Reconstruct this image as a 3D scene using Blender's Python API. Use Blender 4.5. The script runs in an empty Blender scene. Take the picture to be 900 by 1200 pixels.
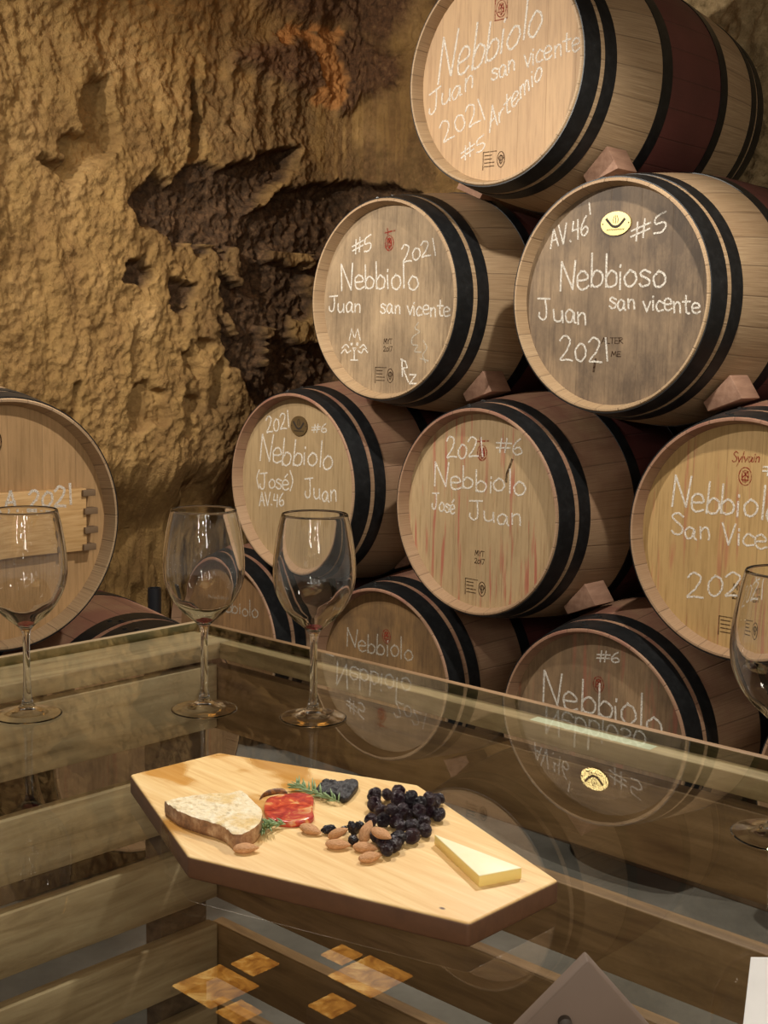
import bpy, bmesh, math, random
import numpy as np
from mathutils import Vector, Matrix
PI = math.pi
S = bpy.context.scene
COL = S.collection
random.seed(5)

# ------------------------------------------------------------------ camera
cam = bpy.data.cameras.new('camera'); camo = bpy.data.objects.new('camera', cam); COL.objects.link(camo)
R_ = Vector((0.99987431, 0.00199829, 0.01572792)); U_ = Vector((-0.01585436, 0.12602482, 0.99190039)); F_ = Vector((0, 0.99202508, -0.12604066))
m = Matrix.Identity(4)
for i in range(3):
    m[i][0], m[i][1], m[i][2] = R_[i], U_[i], -F_[i]
m[2][3] = 1.36
camo.matrix_world = m
cam.sensor_fit = 'VERTICAL'; cam.sensor_height = 24; cam.lens = 1453.5/1200*24; cam.clip_start = .02
S.camera = camo

# ------------------------------------------------------------------ world, exposure, lamps
S.view_settings.view_transform = 'Standard'; S.view_settings.look = 'None'
S.view_settings.gamma = 1; S.view_settings.use_curve_mapping = False
S.view_settings.exposure = 0.0
W = bpy.data.worlds.new('world'); S.world = W; W.use_nodes = True
W.node_tree.nodes['Background'].inputs[0].default_value = (1, .88, .74, 1)
W.node_tree.nodes['Background'].inputs[1].default_value = .32
S.cycles.max_bounces = 14; S.cycles.transmission_bounces = 12; S.cycles.transparent_max_bounces = 24
S.cycles.sample_clamp_indirect = 12

def lamp(name, loc, target, power, color, radius=.03, cone=None, blend=.6):
    l = bpy.data.lights.new(name, 'SPOT' if cone else 'POINT')
    l.energy = power; l.color = color; l.shadow_soft_size = radius
    if cone: l.spot_size = math.radians(cone); l.spot_blend = blend
    o = bpy.data.objects.new(name, l); COL.objects.link(o); o.location = loc
    if target is not None:
        o.rotation_euler = (Vector(target)-Vector(loc)).to_track_quat('-Z', 'Y').to_euler()
    return o
WARM = (1, .925, .82)
lamp('spot_light', (-1.2, 2.68, 2.27), (.35, 3.50, 1.62), 115, WARM, .025, 122, .5)    # by the left wall: barrel heads
lamp('spot_light', (-1.47, 2.87, 2.60), (-1.02, 4.15, 1.40), 62, WARM, .025, 84, .4)    # down along the left wall
lamp('spot_light', (.60, 2.15, 2.55), (-.30, 2.1, .9), 105, WARM, .03, 150, .5)         # over the table: left barrel, flanks
lamp('spot_light', (-.62, 1.85, 2.6), (-.04, .93, 1.0), 80, WARM, .03, 34, .7)          # onto the serving board
for p, r, w in (((-.9, -1.6, 2.35), .09, 14), ((-.6, -1.9, 2.1), .06, 8), ((-.25, -1.9, 2.45), .08, 14), ((.1, -1.4, 2.0), .05, 8), ((.5, -1.5, 2.3), .10, 16),
                ((1.2, -1.8, 2.5), .12, 20), ((.15, -2.6, 2.0), .07, 10), ((-.55, -2.5, 1.8), .06, 8), ((1.7, .3, 2.5), .10, 26), ((.9, -2.3, 1.75), .14, 10)):
    lamp('bulb_light', p, None, w, (1, .92, .80), r)
for k in range(9):
    lamp('bulb_light', (-.55+.02*math.sin(2*k), -1.1, 1.62+.105*k), None, 1.6, (1, .94, .84), .035)
    lamp('bulb_light', (.42+.02*math.cos(2*k), -1.0, 1.66+.10*k), None, 1.6, (1, .94, .84), .035)

# ------------------------------------------------------------------ helpers
def hexc(h):
    v = [int(h[i:i+2], 16)/255 for i in (0, 2, 4)]
    return tuple(c/12.92 if c <= .04045 else ((c+.055)/1.055)**2.4 for c in v)+(1,)

class NT:
    def __init__(s, name):
        s.m = bpy.data.materials.new(name); s.m.use_nodes = True
        s.t = s.m.node_tree; s.t.nodes.clear()
        s.out = s.t.nodes.new('ShaderNodeOutputMaterial')
    def n(s, typ, **kw):
        nd = s.t.nodes.new('ShaderNode'+typ)
        for k, v in kw.items():
            if k[0] == '_': setattr(nd, k[1:], v)
        return nd
    def set(s, inp, v):
        if isinstance(v, bpy.types.NodeSocket): s.t.links.new(v, inp)
        else:
            try: inp.default_value = v
            except Exception: inp.default_value = v[:3]
    def math(s, op, a, b=0.0, c=None, clamp=False):
        nd = s.n('Math', _operation=op, _use_clamp=clamp)
        s.set(nd.inputs[0], a); s.set(nd.inputs[1], b)
        if c is not None: s.set(nd.inputs[2], c)
        return nd.outputs[0]
    def mix(s, f, a, b, mode='MIX'):
        nd = s.n('MixRGB', _blend_type=mode)
        s.set(nd.inputs[0], f); s.set(nd.inputs[1], a); s.set(nd.inputs[2], b)
        return nd.outputs[0]
    def coord(s, kind='Object'):
        return s.n('TexCoord').outputs[kind]
    def mapping(s, v, scale=(1, 1, 1), loc=(0, 0, 0), rot=(0, 0, 0)):
        nd = s.n('Mapping'); s.set(nd.inputs[0], v)
        nd.inputs[1].default_value = loc; nd.inputs[2].default_value = rot; nd.inputs[3].default_value = scale
        return nd.outputs[0]
    def noise(s, v, scale, detail=4, rough=.55, dist=0.0):
        nd = s.n('TexNoise'); s.set(nd.inputs['Vector'], v)
        nd.inputs['Scale'].default_value = scale; nd.inputs['Detail'].default_value = detail
        nd.inputs['Roughness'].default_value = rough; nd.inputs['Distortion'].default_value = dist
        return nd.outputs[0]
    def ramp(s, f, stops):
        nd = s.n('ValToRGB'); s.set(nd.inputs[0], f); e = nd.color_ramp.elements
        while len(e) < len(stops): e.new(.5)
        for el, (p, c) in zip(e, stops):
            el.position = p; el.color = c if len(c) == 4 else tuple(c)+(1,)
        return nd.outputs[0]
    def rampv(s, f, a, b, lo=0., hi=1.):
        nd = s.n('MapRange'); s.set(nd.inputs[0], f)
        for i, v in enumerate((a, b, lo, hi)): nd.inputs[i+1].default_value = v
        return nd.outputs[0]
    def sep(s, v):
        nd = s.n('SeparateXYZ'); s.set(nd.inputs[0], v); return nd.outputs
    def bump(s, h, strength=.3, dist=.01, normal=None):
        nd = s.n('Bump'); s.set(nd.inputs['Height'], h)
        nd.inputs['Strength'].default_value = strength; nd.inputs['Distance'].default_value = dist
        if normal: s.set(nd.inputs['Normal'], normal)
        return nd.outputs[0]
    def bsdf(s, color, rough=.6, normal=None, **kw):
        nd = s.n('BsdfPrincipled'); s.set(nd.inputs['Base Color'], color); s.set(nd.inputs['Roughness'], rough)
        if normal is not None: s.set(nd.inputs['Normal'], normal)
        for k, v in kw.items(): s.set(nd.inputs[k.replace('_', ' ')], v)
        s.t.links.new(nd.outputs[0], s.out.inputs[0]); return s.m
    def finish(s, sock):
        s.t.links.new(sock, s.out.inputs[0]); return s.m

def plain(name, h, rough=.6, **kw):
    t = NT(name); v = t.coord(); n = t.noise(v, 30, 3)
    c = hexc(h); col = t.mix(t.rampv(n, .3, .7, 0, .35), c, tuple(x*.72 for x in c[:3])+(1,))
    return t.bsdf(col, rough, **kw)

def link(name, me, mats, parent=None):
    o = bpy.data.objects.new(name, me); COL.objects.link(o)
    if not isinstance(mats, (list, tuple)): mats = [mats]
    if not me.materials:
        for mt in mats: me.materials.append(mt)
    if parent: o.parent = parent
    return o
def mesh(verts, faces, smooth=False, name='m', midx=None):
    me = bpy.data.meshes.new(name); me.from_pydata([tuple(v) for v in verts], [], faces); me.update()
    if smooth: me.polygons.foreach_set('use_smooth', [True]*len(me.polygons))
    if midx is not None: me.polygons.foreach_set('material_index', midx)
    return me
def fix(me):
    bm = bmesh.new(); bm.from_mesh(me); bmesh.ops.recalc_face_normals(bm, faces=bm.faces); bm.to_mesh(me); bm.free(); return me
def autosmooth(me, deg=35):
    me.polygons.foreach_set('use_smooth', [True]*len(me.polygons))
    bm = bmesh.new(); bm.from_mesh(me)
    for e in bm.edges:
        if len(e.link_faces) == 2 and e.calc_face_angle(0) > math.radians(deg): e.smooth = False
    bm.to_mesh(me); bm.free(); return me
def thing(name, loc, label, cat, group=None, rz=0):
    o = bpy.data.objects.new(name, None); COL.objects.link(o); o.empty_display_size = .05
    o.location = loc; o.rotation_euler = (0, 0, rz); tag(o, label, cat, group); return o
def tag(o, label, cat, group=None):
    o['label'] = label; o['category'] = cat
    if group: o['group'] = group
    return o
def lathe(prof, seg=64, axis='Z', closed=True, deg=35):
    """prof = [(r, h)] ; closed profiles become a ring-shaped solid"""
    V, Fc = [], []; n = len(prof)
    for i in range(seg):
        a = 2*PI*i/seg
        for r, h in prof:
            V.append((r*math.cos(a), r*math.sin(a), h) if axis == 'Z' else (r*math.cos(a), h, r*math.sin(a)))
    for i in range(seg):
        j = (i+1) % seg
        for k in range(n if closed else n-1):
            l = (k+1) % n; Fc.append((i*n+k, j*n+k, j*n+l, i*n+l))
    me = mesh(V, Fc)
    bm = bmesh.new(); bm.from_mesh(me); bmesh.ops.remove_doubles(bm, verts=bm.verts, dist=1e-6)
    bmesh.ops.dissolve_degenerate(bm, edges=bm.edges, dist=1e-7)
    bmesh.ops.recalc_face_normals(bm, faces=bm.faces); bm.to_mesh(me); bm.free()
    return autosmooth(me, deg)
def prism(poly, z0, z1, bevel=0, seg=2):
    """poly in xy, extruded in z, optional rounded edges"""
    n = len(poly); V = [(x, y, z0) for x, y in poly]+[(x, y, z1) for x, y in poly]
    Fc = [tuple(range(n-1, -1, -1)), tuple(range(n, 2*n))]+[(i, (i+1) % n, n+(i+1) % n, n+i) for i in range(n)]
    me = fix(mesh(V, Fc))
    return bevel_me(me, bevel, seg) if bevel else me
def bevel_me(me, w, seg=2):
    bm = bmesh.new(); bm.from_mesh(me)
    bmesh.ops.bevel(bm, geom=list(bm.edges), offset=w, segments=seg, profile=.5, affect='EDGES', clamp_overlap=True)
    bm.to_mesh(me); bm.free(); return autosmooth(me, 50)
def hexa(c8, bevel=0):
    """8 corners: bottom ring then top ring"""
    me = fix(mesh(c8, [(3, 2, 1, 0), (4, 5, 6, 7), (0, 1, 5, 4), (1, 2, 6, 5), (2, 3, 7, 6), (3, 0, 4, 7)]))
    return bevel_me(me, bevel) if bevel else me
def box(x0, x1, y0, y1, z0, z1, bevel=0):
    return hexa([(x0, y0, z0), (x1, y0, z0), (x1, y1, z0), (x0, y1, z0), (x0, y0, z1), (x1, y0, z1), (x1, y1, z1), (x0, y1, z1)], bevel)
def tube(pts, rad, seg=8, cap=True):
    V, Fc = [], []; pts = [Vector(p) for p in pts]; n = len(pts)
    rad = rad if isinstance(rad, (list, tuple)) else [rad]*n
    up = Vector((0, 0, 1))
    for i, p in enumerate(pts):
        t = (pts[min(i+1, n-1)]-pts[max(i-1, 0)]).normalized()
        a = t.cross(up if abs(t.z) < .9 else Vector((1, 0, 0))).normalized(); b = t.cross(a)
        for k in range(seg):
            q = 2*PI*k/seg; V.append(p+(a*math.cos(q)+b*math.sin(q))*rad[i])
    for i in range(n-1):
        for k in range(seg):
            l = (k+1) % seg; Fc.append((i*seg+k, i*seg+l, (i+1)*seg+l, (i+1)*seg+k))
    if cap: Fc += [tuple(range(seg-1, -1, -1)), tuple((n-1)*seg+k for k in range(seg))]
    return V, Fc
def merge(parts):
    V, Fc = [], []
    for v, f in parts:
        o = len(V); V += list(v); Fc += [tuple(i+o for i in x) for x in f]
    return V, Fc

# ---- numpy value noise, for rock and crumb geometry
def _h(ix, iy, seed):
    n = (ix.astype(np.int64)*374761393+iy.astype(np.int64)*668265263+seed*1442695041) & 0x7fffffff
    n = ((n ^ (n >> 13))*1274126177) & 0x7fffffff
    return ((n ^ (n >> 16)) & 0xffff)/65535.
def vnoise(x, y, seed=0):
    ix, iy = np.floor(x), np.floor(y); fx, fy = x-ix, y-iy
    fx = fx*fx*fx*(fx*(fx*6-15)+10); fy = fy*fy*fy*(fy*(fy*6-15)+10)
    a, b, c, d = _h(ix, iy, seed), _h(ix+1, iy, seed), _h(ix, iy+1, seed), _h(ix+1, iy+1, seed)
    return (a*(1-fx)+b*fx)*(1-fy)+(c*(1-fx)+d*fx)*fy
def fbm(x, y, oct=4, seed=0, gain=.5):
    r = 0; a = 1.; s = 0
    for i in range(oct):
        c, sn = math.cos(.6*i+.3), math.sin(.6*i+.3)
        r = r+a*vnoise((x*c-y*sn)*2**i+17.3*i, (x*sn+y*c)*2**i+5.1*i, seed+i); s += a; a *= gain
    return r/s
def sstep(a, b, x):
    t = np.clip((x-a)/(b-a), 0, 1); return t*t*(3-2*t)
def sdf(poly, x, y):
    """signed distance to a polygon, positive inside"""
    d = np.full(x.shape, 1e9); ins = np.zeros(x.shape, bool); n = len(poly)
    for i in range(n):
        (ax, ay), (bx, by) = poly[i], poly[(i+1) % n]
        ex, ey = bx-ax, by-ay; t = np.clip(((x-ax)*ex+(y-ay)*ey)/(ex*ex+ey*ey+1e-12), 0, 1)
        d = np.minimum(d, np.hypot(x-ax-t*ex, y-ay-t*ey))
        c = ((ay > y) != (by > y)) & (x < (bx-ax)*(y-ay)/(by-ay+1e-12)+ax); ins ^= c
    return np.where(ins, d, -d)

# room axes: E runs along the big stack (to the right, towards us), D along its barrels (away)
E = Vector((.72484951, -.68890724, 0)); D = Vector((.68890724, .72484951, 0))
E2 = D.copy(); D2 = Vector((-.72484951, .68890724, 0)); ZV = Vector((0, 0, 1))
RZ = math.atan2(E.y, E.x); RZ2 = math.atan2(E2.y, E2.x)
K = np.array([-.11707665, 5.14175838])
CEIL = 2.86

# ------------------------------------------------------------------ the cave wall
def cave_wall():
    D1 = [(-1.122, 1.875), (-1.044, 1.912), (-1.004, 1.965), (-0.924, 1.945), (-0.86, 2.011), (-0.772, 2.042), (-0.705, 2.026), (-0.593, 2.073), (-0.425, 2.115), (-0.328, 2.135), (-0.359, 2.084), (-0.336, 2.038), (-0.236, 2.024), (0.083, 2.039), (0.316, 1.984), (0.5, 1.5), (.3, 1.0), (-0.418, .9), (-0.471, 1.142), (-0.548, 1.176), (-0.632, 1.273), (-0.706, 1.399), (-0.754, 1.521), (-0.851, 1.609), (-0.888, 1.697), (-0.944, 1.767), (-1.07, 1.794)]
    D2p = [(-0.926, 1.605), (-0.812, 1.595), (-0.824, 1.543), (-0.889, 1.486), (-0.946, 1.514)]
    D3p = [(-1.117, 1.681), (-1.046, 1.686), (-1.025, 1.629), (-1.072, 1.591), (-1.125, 1.609)]
    I1 = [(-0.824, 1.646), (-0.753, 1.675), (-0.706, 1.616), (-0.734, 1.522), (-0.793, 1.514), (-0.839, 1.579)]
    I2 = [(-0.38, 2.034), (-0.3, 2.089), (-0.236, 2.062), (-0.29, 2.01), (-0.424, 1.967), (-0.551, 1.876), (-0.584, 1.867), (-0.501, 1.943)]
    S1 = [(-1.245, 2.248), (-1.191, 2.276), (-1.199, 2.22), (-1.153, 2.144), (-1.15, 2.075), (-1.161, 2.032), (-1.239, 1.994), (-1.296, 1.932), (-1.322, 1.902), (-1.417, 1.932), (-1.457, 1.968), (-1.447, 1.988), (-1.416, 1.965), (-1.353, 1.961), (-1.346, 1.981), (-1.378, 2.012), (-1.335, 2.064), (-1.287, 2.057), (-1.247, 2.089), (-1.30, 2.12), (-1.285, 2.207)]
    G1 = [(-0.832, 2.308), (-0.813, 2.311), (-0.783, 2.183), (-0.78, 2.05), (-0.845, 2.027), (-0.837, 2.146)]
    OR = [(-0.478, 2.528), (-0.385, 2.594), (-0.133, 2.617), (-0.114, 2.581), (-0.178, 2.56), (-0.131, 2.485), (-0.093, 2.407), (-0.147, 2.309), (-0.266, 2.293), (-0.285, 2.345), (-0.222, 2.396), (-0.269, 2.498), (-0.363, 2.539), (-0.427, 2.506)]
    RB = [(-0.689, 2.411), (-0.594, 2.482), (-0.385, 2.535), (-0.114, 2.597), (0.072, 2.554), (0.234, 2.515), (0.251, 2.403), (0.076, 2.378), (-0.11, 2.295), (-0.294, 2.36), (-0.426, 2.374), (-0.593, 2.392), (-0.682, 2.377)]
    RK = [(-0.594, 2.631), (-0.428, 2.611), (-0.363, 2.6), (-0.115, 2.628), (-0.068, 2.583), (0.119, 2.568), (0.254, 2.639), (0.5, 2.9), (-0.6, 2.9)]
    PR = [(-0.268, 2.012), (-0.271, 2.315), (-0.11, 2.295), (0.213, 2.453), (0.264, 2.26), (0.36, 2.014)]
    s = np.concatenate([np.arange(-3.6, -1.9, .04), np.arange(-1.9, .42, .0056), np.arange(.42, 1.2, .02), np.arange(1.2, 2.0, .012), np.arange(2.0, 3.6, .05)])
    z = np.concatenate([np.arange(-.05, .95, .04), np.arange(.95, CEIL+.06, .0056)])
    X, Y = np.meshgrid(s, z)
    r = .22; a = K-np.array(E2.xy)*r; b = K+np.array(E.xy)*r
    k = np.clip((X+r)/(2*r), 0, 1)
    left = X < -r; right = X > r
    px = np.where(left, K[0]+E2.x*X, np.where(right, K[0]+E.x*X, (1-k)**2*a[0]+2*k*(1-k)*K[0]+k*k*b[0]))
    py = np.where(left, K[1]+E2.y*X, np.where(right, K[1]+E.y*X, (1-k)**2*a[1]+2*k*(1-k)*K[1]+k*k*b[1]))
    nx = (1-k)*(-D2.x)+k*(-D.x); ny = (1-k)*(-D2.y)+k*(-D.y); nn = np.hypot(nx, ny); nx /= nn; ny /= nn
    # warped coordinates make ragged edges
    wx = X+.05*(fbm(X*9, Y*9, 4, 11)-.5)+.03*(fbm(X*40, Y*40, 4, 15, .6)-.5); wy = Y+.05*(fbm(X*9, Y*9, 4, 21)-.5)+.03*(fbm(X*40, Y*40, 4, 25, .6)-.5)
    S_ = lambda P, w=.012: sstep(-w, w, sdf(P, wx, wy))
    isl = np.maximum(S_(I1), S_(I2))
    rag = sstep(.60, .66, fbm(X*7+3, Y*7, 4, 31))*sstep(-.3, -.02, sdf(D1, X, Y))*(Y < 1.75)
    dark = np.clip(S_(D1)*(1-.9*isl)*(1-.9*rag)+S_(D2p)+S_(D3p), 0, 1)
    pock = sstep(.63, .70, fbm(X*6.5, Y*4.5, 4, 41))*sstep(-.4, -.7, X)*(Y < 1.95)
    hole = np.clip(S_(S1)+S_(G1), 0, 1)
    rub, rock, scrape, org = S_(RB, .03), S_(RK, .05), S_(PR, .04), S_(OR, .012)
    org = org*sstep(.30, .44, fbm(X*22, Y*30, 4, 51)+.2*sstep(0., .05, sdf(OR, X, Y)))
    ridged = lambda f, sd: 1-np.abs(2*fbm(X*f, Y*f, 4, sd)-1)
    tool = fbm(X*8.5, Y*1.3, 3, 61)
    crust = .05*(fbm(X*1.8, Y*1.8, 3, 1)-.5)+.040*(tool-.5)*(1-scrape)+.040*(fbm(X*9, Y*7, 4, 2)-.5)+.026*(fbm(X*34, Y*30, 4, 3, .65)-.5)+.012*(ridged(16, 5)-.6)+.010*(fbm(X*85, Y*80, 3, 9, .6)-.5)
    crust = crust*(1-.55*scrape)+scrape*.006*(fbm(X*60, Y*2, 2, 6)-.5)
    rubble = .075*(fbm(X*7, Y*7, 5, 71, .6)-.5)+.03*(ridged(20, 72)-.6)+.020*(fbm(X*60, Y*60, 3, 73)-.5)
    h = crust-.05*pock
    h = h*(1-dark)+dark*(-.075+rubble)
    h = h-.075*hole
    h = h+rub*(.04+.7*rubble)*(1-.3*org)+rock*(.03+.05*(ridged(5, 81)-.6)+.012*(fbm(X*40, Y*40, 3, 82)-.5))
    h = h+.16*sstep(2.36, 2.9, Y)*sstep(-.45, -.9, X)-.05*dark*sstep(-.3, .1, X)
    h = np.where(X > .6, h*1.3+.05*(fbm(X*4, Y*4, 5, 91)-.5), h)
    h = h-.16*sstep(.98, .7, Y)*sstep(-1.5, -1.1, X)*sstep(1.2, .8, X)
    PX, PY = px+nx*h, py+ny*h
    ny_, nx_ = X.shape
    V = np.stack([PX, PY, Y], -1).reshape(-1, 3)
    idx = np.arange(ny_*nx_).reshape(ny_, nx_)
    Fq = np.stack([idx[:-1, :-1], idx[:-1, 1:], idx[1:, 1:], idx[1:, :-1]], -1).reshape(-1, 4)
    me = bpy.data.meshes.new('wall_back')
    me.vertices.add(len(V)); me.vertices.foreach_set('co', V.ravel())
    me.loops.add(Fq.size); me.loops.foreach_set('vertex_index', Fq.ravel())
    me.polygons.add(len(Fq)); me.polygons.foreach_set('loop_start', np.arange(0, Fq.size, 4)); me.polygons.foreach_set('loop_total', np.full(len(Fq), 4))
    me.update(calc_edges=True); me.polygons.foreach_set('use_smooth', [True]*len(Fq))
    # colour masks: r = dark rubble plus noisy browning towards the corner, g = fresh orange earth, b = purple-brown stone
    ca = me.color_attributes.new('earth', 'FLOAT_COLOR', 'POINT')
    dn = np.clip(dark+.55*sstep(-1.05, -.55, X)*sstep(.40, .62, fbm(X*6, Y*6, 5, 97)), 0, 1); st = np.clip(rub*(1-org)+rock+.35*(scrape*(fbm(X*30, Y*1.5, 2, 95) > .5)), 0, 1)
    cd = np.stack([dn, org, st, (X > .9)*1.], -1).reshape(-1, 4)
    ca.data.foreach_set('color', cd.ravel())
    t = NT('cave_rock'); v = t.coord()
    at = t.n('VertexColor', _layer_name='earth'); sp = t.n('SeparateColor'); t.set(sp.inputs[0], at.outputs[0])
    n1 = t.noise(v, 5, 6, .6); n2 = t.noise(v, 38, 5, .65); n3 = t.noise(v, 160, 4, .7); n4 = t.noise(t.mapping(v, (1, 1, .18)), 14, 4)
    och = t.ramp(n1, [(.30, hexc('8a6b40')), (.5, hexc('ad8a54')), (.7, hexc('c29d66'))])
    och = t.mix(t.rampv(n4, .42, .68, 0, .45), och, hexc('8f6c44'))
    och = t.mix(t.rampv(n2, .35, .75, .25, 0), och, hexc('5f472c'))
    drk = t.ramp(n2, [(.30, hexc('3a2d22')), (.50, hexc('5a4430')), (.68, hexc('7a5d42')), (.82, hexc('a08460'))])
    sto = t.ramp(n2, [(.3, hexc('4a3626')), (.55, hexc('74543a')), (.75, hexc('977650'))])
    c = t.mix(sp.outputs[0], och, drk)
    c = t.mix(sp.outputs[2], c, sto)
    c = t.mix(sp.outputs[1], c, t.mix(n2, hexc('cf9458'), hexc('b97f48')))
    c = t.mix(t.math('MULTIPLY', at.outputs[1], 1.0), c, t.ramp(n2, [(.3, hexc('85704e')), (.6, hexc('b39a72')), (.8, hexc('c9b690'))]))
    b1 = t.bump(n2, .6, .02); b2 = t.bump(n3, .9, .007, b1)
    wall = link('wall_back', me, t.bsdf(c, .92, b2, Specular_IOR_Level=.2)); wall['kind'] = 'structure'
cave_wall()

def floor_ceiling():
    t = NT('concrete'); v = t.coord(); n = t.noise(v, 3, 6, .6); n2 = t.noise(v, 40, 4, .6)
    c = t.ramp(n, [(.3, hexc('57534c')), (.55, hexc('736e66')), (.75, hexc('86817a'))])
    c = t.mix(t.rampv(n2, .5, .75, 0, .35), c, hexc('5c564e'))
    f = link('floor', box(-4, 4.5, -3.5, 7, -.1, 0), t.bsdf(c, .7, t.bump(n2, .2, .004))); f['kind'] = 'structure'
    # rough vault overhead
    xs = np.linspace(-4, 4.5, 90); ys = np.linspace(-3.5, 7, 110); X, Y = np.meshgrid(xs, ys)
    Zc = CEIL+.02+.16*(fbm(X*1.5, Y*1.5, 4, 5)-.2)+.05*(fbm(X*6, Y*6, 3, 6)-.5)
    V = np.stack([X, Y, Zc], -1).reshape(-1, 3).tolist(); n_ = len(xs)
    Fq = [(j*n_+i, (j+1)*n_+i, (j+1)*n_+i+1, j*n_+i+1) for j in range(len(ys)-1) for i in range(n_-1)]
    t = NT('cave_vault'); v = t.coord(); n = t.noise(v, 4, 6, .6)
    ce = link('ceiling', mesh(V, Fq, True), t.bsdf(t.ramp(n, [(.3, hexc('3c3024')), (.7, hexc('7a6244'))]), .95)); ce['kind'] = 'structure'
floor_ceiling()

# ------------------------------------------------------------------ barrels
RB_, LEN, RH, REC = .334, .93, .285, .035
def rad(y): return RB_-(RB_-RH)*abs((y-LEN/2)/(LEN/2))**2
def stave_mat(nm='oak_staves', stain=.12, tint='b19674'):
    t = NT(nm); v = t.coord(); x, y, z = t.sep(v)
    ang = t.math('ARCTAN2', z, x); st = t.math('MULTIPLY', ang, 27/(2*PI))
    fl = t.math('FLOOR', st); wn = t.n('TexWhiteNoise', _noise_dimensions='1D'); t.set(wn.inputs['W'], fl)
    oi = t.n('ObjectInfo')
    cmb = t.n('CombineXYZ'); t.set(cmb.inputs[0], t.math('MULTIPLY', ang, 3.0)); t.set(cmb.inputs[1], y); t.set(cmb.inputs[2], fl)
    g = t.noise(t.mapping(cmb.outputs[0], (9, 1.6, 1)), 4, 5, .6)
    c = t.ramp(g, [(.3, hexc('8f7657')), (.55, hexc(tint)), (.75, hexc('c3aa88'))])
    c = t.mix(t.rampv(wn.outputs[0], 0, 1, 0, .35), c, hexc('8a6c4a'))
    # wine stain: the painted belly band, and runs over the top
    nz = t.noise(v, 7, 4, .6)
    run = t.math('MULTIPLY', t.rampv(z, -.05, .25), t.rampv(nz, .28, .58))
    c = t.mix(t.math('MULTIPLY', run, stain), c, hexc('7a4840'))
    c = t.mix(.35 if stain > .5 else 0.0, c, hexc('8a6650'))
    belly = t.math('MULTIPLY', t.math('GREATER_THAN', y, .335), t.math('LESS_THAN', y, .595))
    c = t.mix(t.math('MULTIPLY', belly, .96), c, t.mix(nz, hexc('431c1c'), hexc('6a3430')))
    fr = t.math('FRACT', st); seam = t.math('ADD', t.rampv(fr, 0, .035, 1, 0), t.rampv(fr, .965, 1, 0, 1))
    c = t.mix(t.math('MULTIPLY', seam, .45), c, hexc('33241a'))
    hb = t.math('SUBTRACT', t.math('MULTIPLY', g, .4), seam)
    return t.bsdf(c, .62, t.bump(hb, .35, .003))
def head_mat(name, c1, c2, dirt=.15, red=0.0, dark='4a3a2a', seed=0):
    t = NT(name); v = t.coord(); x, y, z = t.sep(v)
    pl = t.math('MULTIPLY', t.math('ADD', x, .04*seed+5), 1/.088); fl = t.math('FLOOR', pl)
    wn = t.n('TexWhiteNoise', _noise_dimensions='1D'); t.set(wn.inputs['W'], fl)
    off = t.n('CombineXYZ'); t.set(off.inputs[0], x); t.set(off.inputs[1], t.math('MULTIPLY', wn.outputs[0], 9)); t.set(off.inputs[2], z)
    g = t.noise(t.mapping(off.outputs[0], (26, 1, 1.6), (seed, 0, 0)), 5, 6, .65, .2)
    c = t.ramp(g, [(.28, hexc(c2)), (.5, hexc(c1)), (.75, tuple(min(1, q*1.12) for q in hexc(c1)[:3]))])
    c = t.mix(t.rampv(wn.outputs[0], 0, 1, 0, .28), c, hexc(c2))
    d = t.noise(t.mapping(v, (1, 1, .5), (seed*3, 0, seed)), 9, 6, .7)
    c = t.mix(t.math('MULTIPLY', t.rampv(d, .36, .64), dirt*1.5), c, hexc(dark))
    if red:
        rn = t.noise(t.mapping(off.outputs[0], (14, 1, 1.1), (seed*2, 0, 3)), 4, 3, .5)
        c = t.mix(t.math('MULTIPLY', t.rampv(rn, .57, .68), red), c, hexc('9c4a3c'))
    fr = t.math('FRACT', pl); seam = t.math('ADD', t.rampv(fr, 0, .012, 1, 0), t.rampv(fr, .988, 1, 0, 1))
    c = t.mix(t.math('MULTIPLY', seam, .35), c, hexc('4a3524'))
    return t.bsdf(c, .6, t.bump(t.math('SUBTRACT', t.math('MULTIPLY', g, .5), seam), .25, .002))
M_STAVE = stave_mat(); M_STAVE_W = stave_mat('oak_staves_wine', .85)
t_ = NT('black_hoop'); v_ = t_.coord(); n_ = t_.noise(v_, 40, 5, .7)
M_HOOP = t_.bsdf(t_.ramp(n_, [(.45, hexc('1c1d1e')), (.72, hexc('2b2c2d')), (.84, hexc('6d6a64'))]), .42, t_.bump(n_, .15, .002), Metallic=.35)
M_RIVET = plain('rivet_steel', '3a3a3a', .35, Metallic=.7)
# the staves: one turned solid with chimes and recess
prof = [(RH-.003, 0), (RH, .004)]+[(rad(LEN*i/24), LEN*i/24) for i in range(1, 24)]+[(RH, LEN-.004), (RH-.003, LEN), (RH-.008, LEN), (RH-.0168, LEN-REC+.002), (RH-.018, LEN-REC-.02), (RH-.018, REC+.02), (RH-.0168, REC-.002), (RH-.008, 0)]
ME_STAVE = lathe(prof, 108, 'Y')
def head_mesh():
    return lathe([(0, REC), (.2685, REC), (.2685, REC+.02), (0, REC+.02)], 72, 'Y', closed=True)
def rear_mesh():
    return lathe([(0, LEN-REC-.02), (.2685, LEN-REC-.02), (.2685, LEN-REC), (0, LEN-REC)], 48, 'Y', closed=True)
ME_REAR = rear_mesh()
def hoop_mesh(y0, y1):
    n = 4; ys = [y0+(y1-y0)*i/n for i in range(n+1)]
    return lathe([(rad(y)+.0022, y) for y in ys]+[(rad(y)-.001, y) for y in reversed(ys)], 96, 'Y')
HOOPS = [(.004, .058), (.074, .114), (.296, .338), (LEN-.338, LEN-.296), (LEN-.114, LEN-.074), (LEN-.058, LEN-.004)]
ME_HOOPS = [hoop_mesh(*h) for h in HOOPS]
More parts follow.
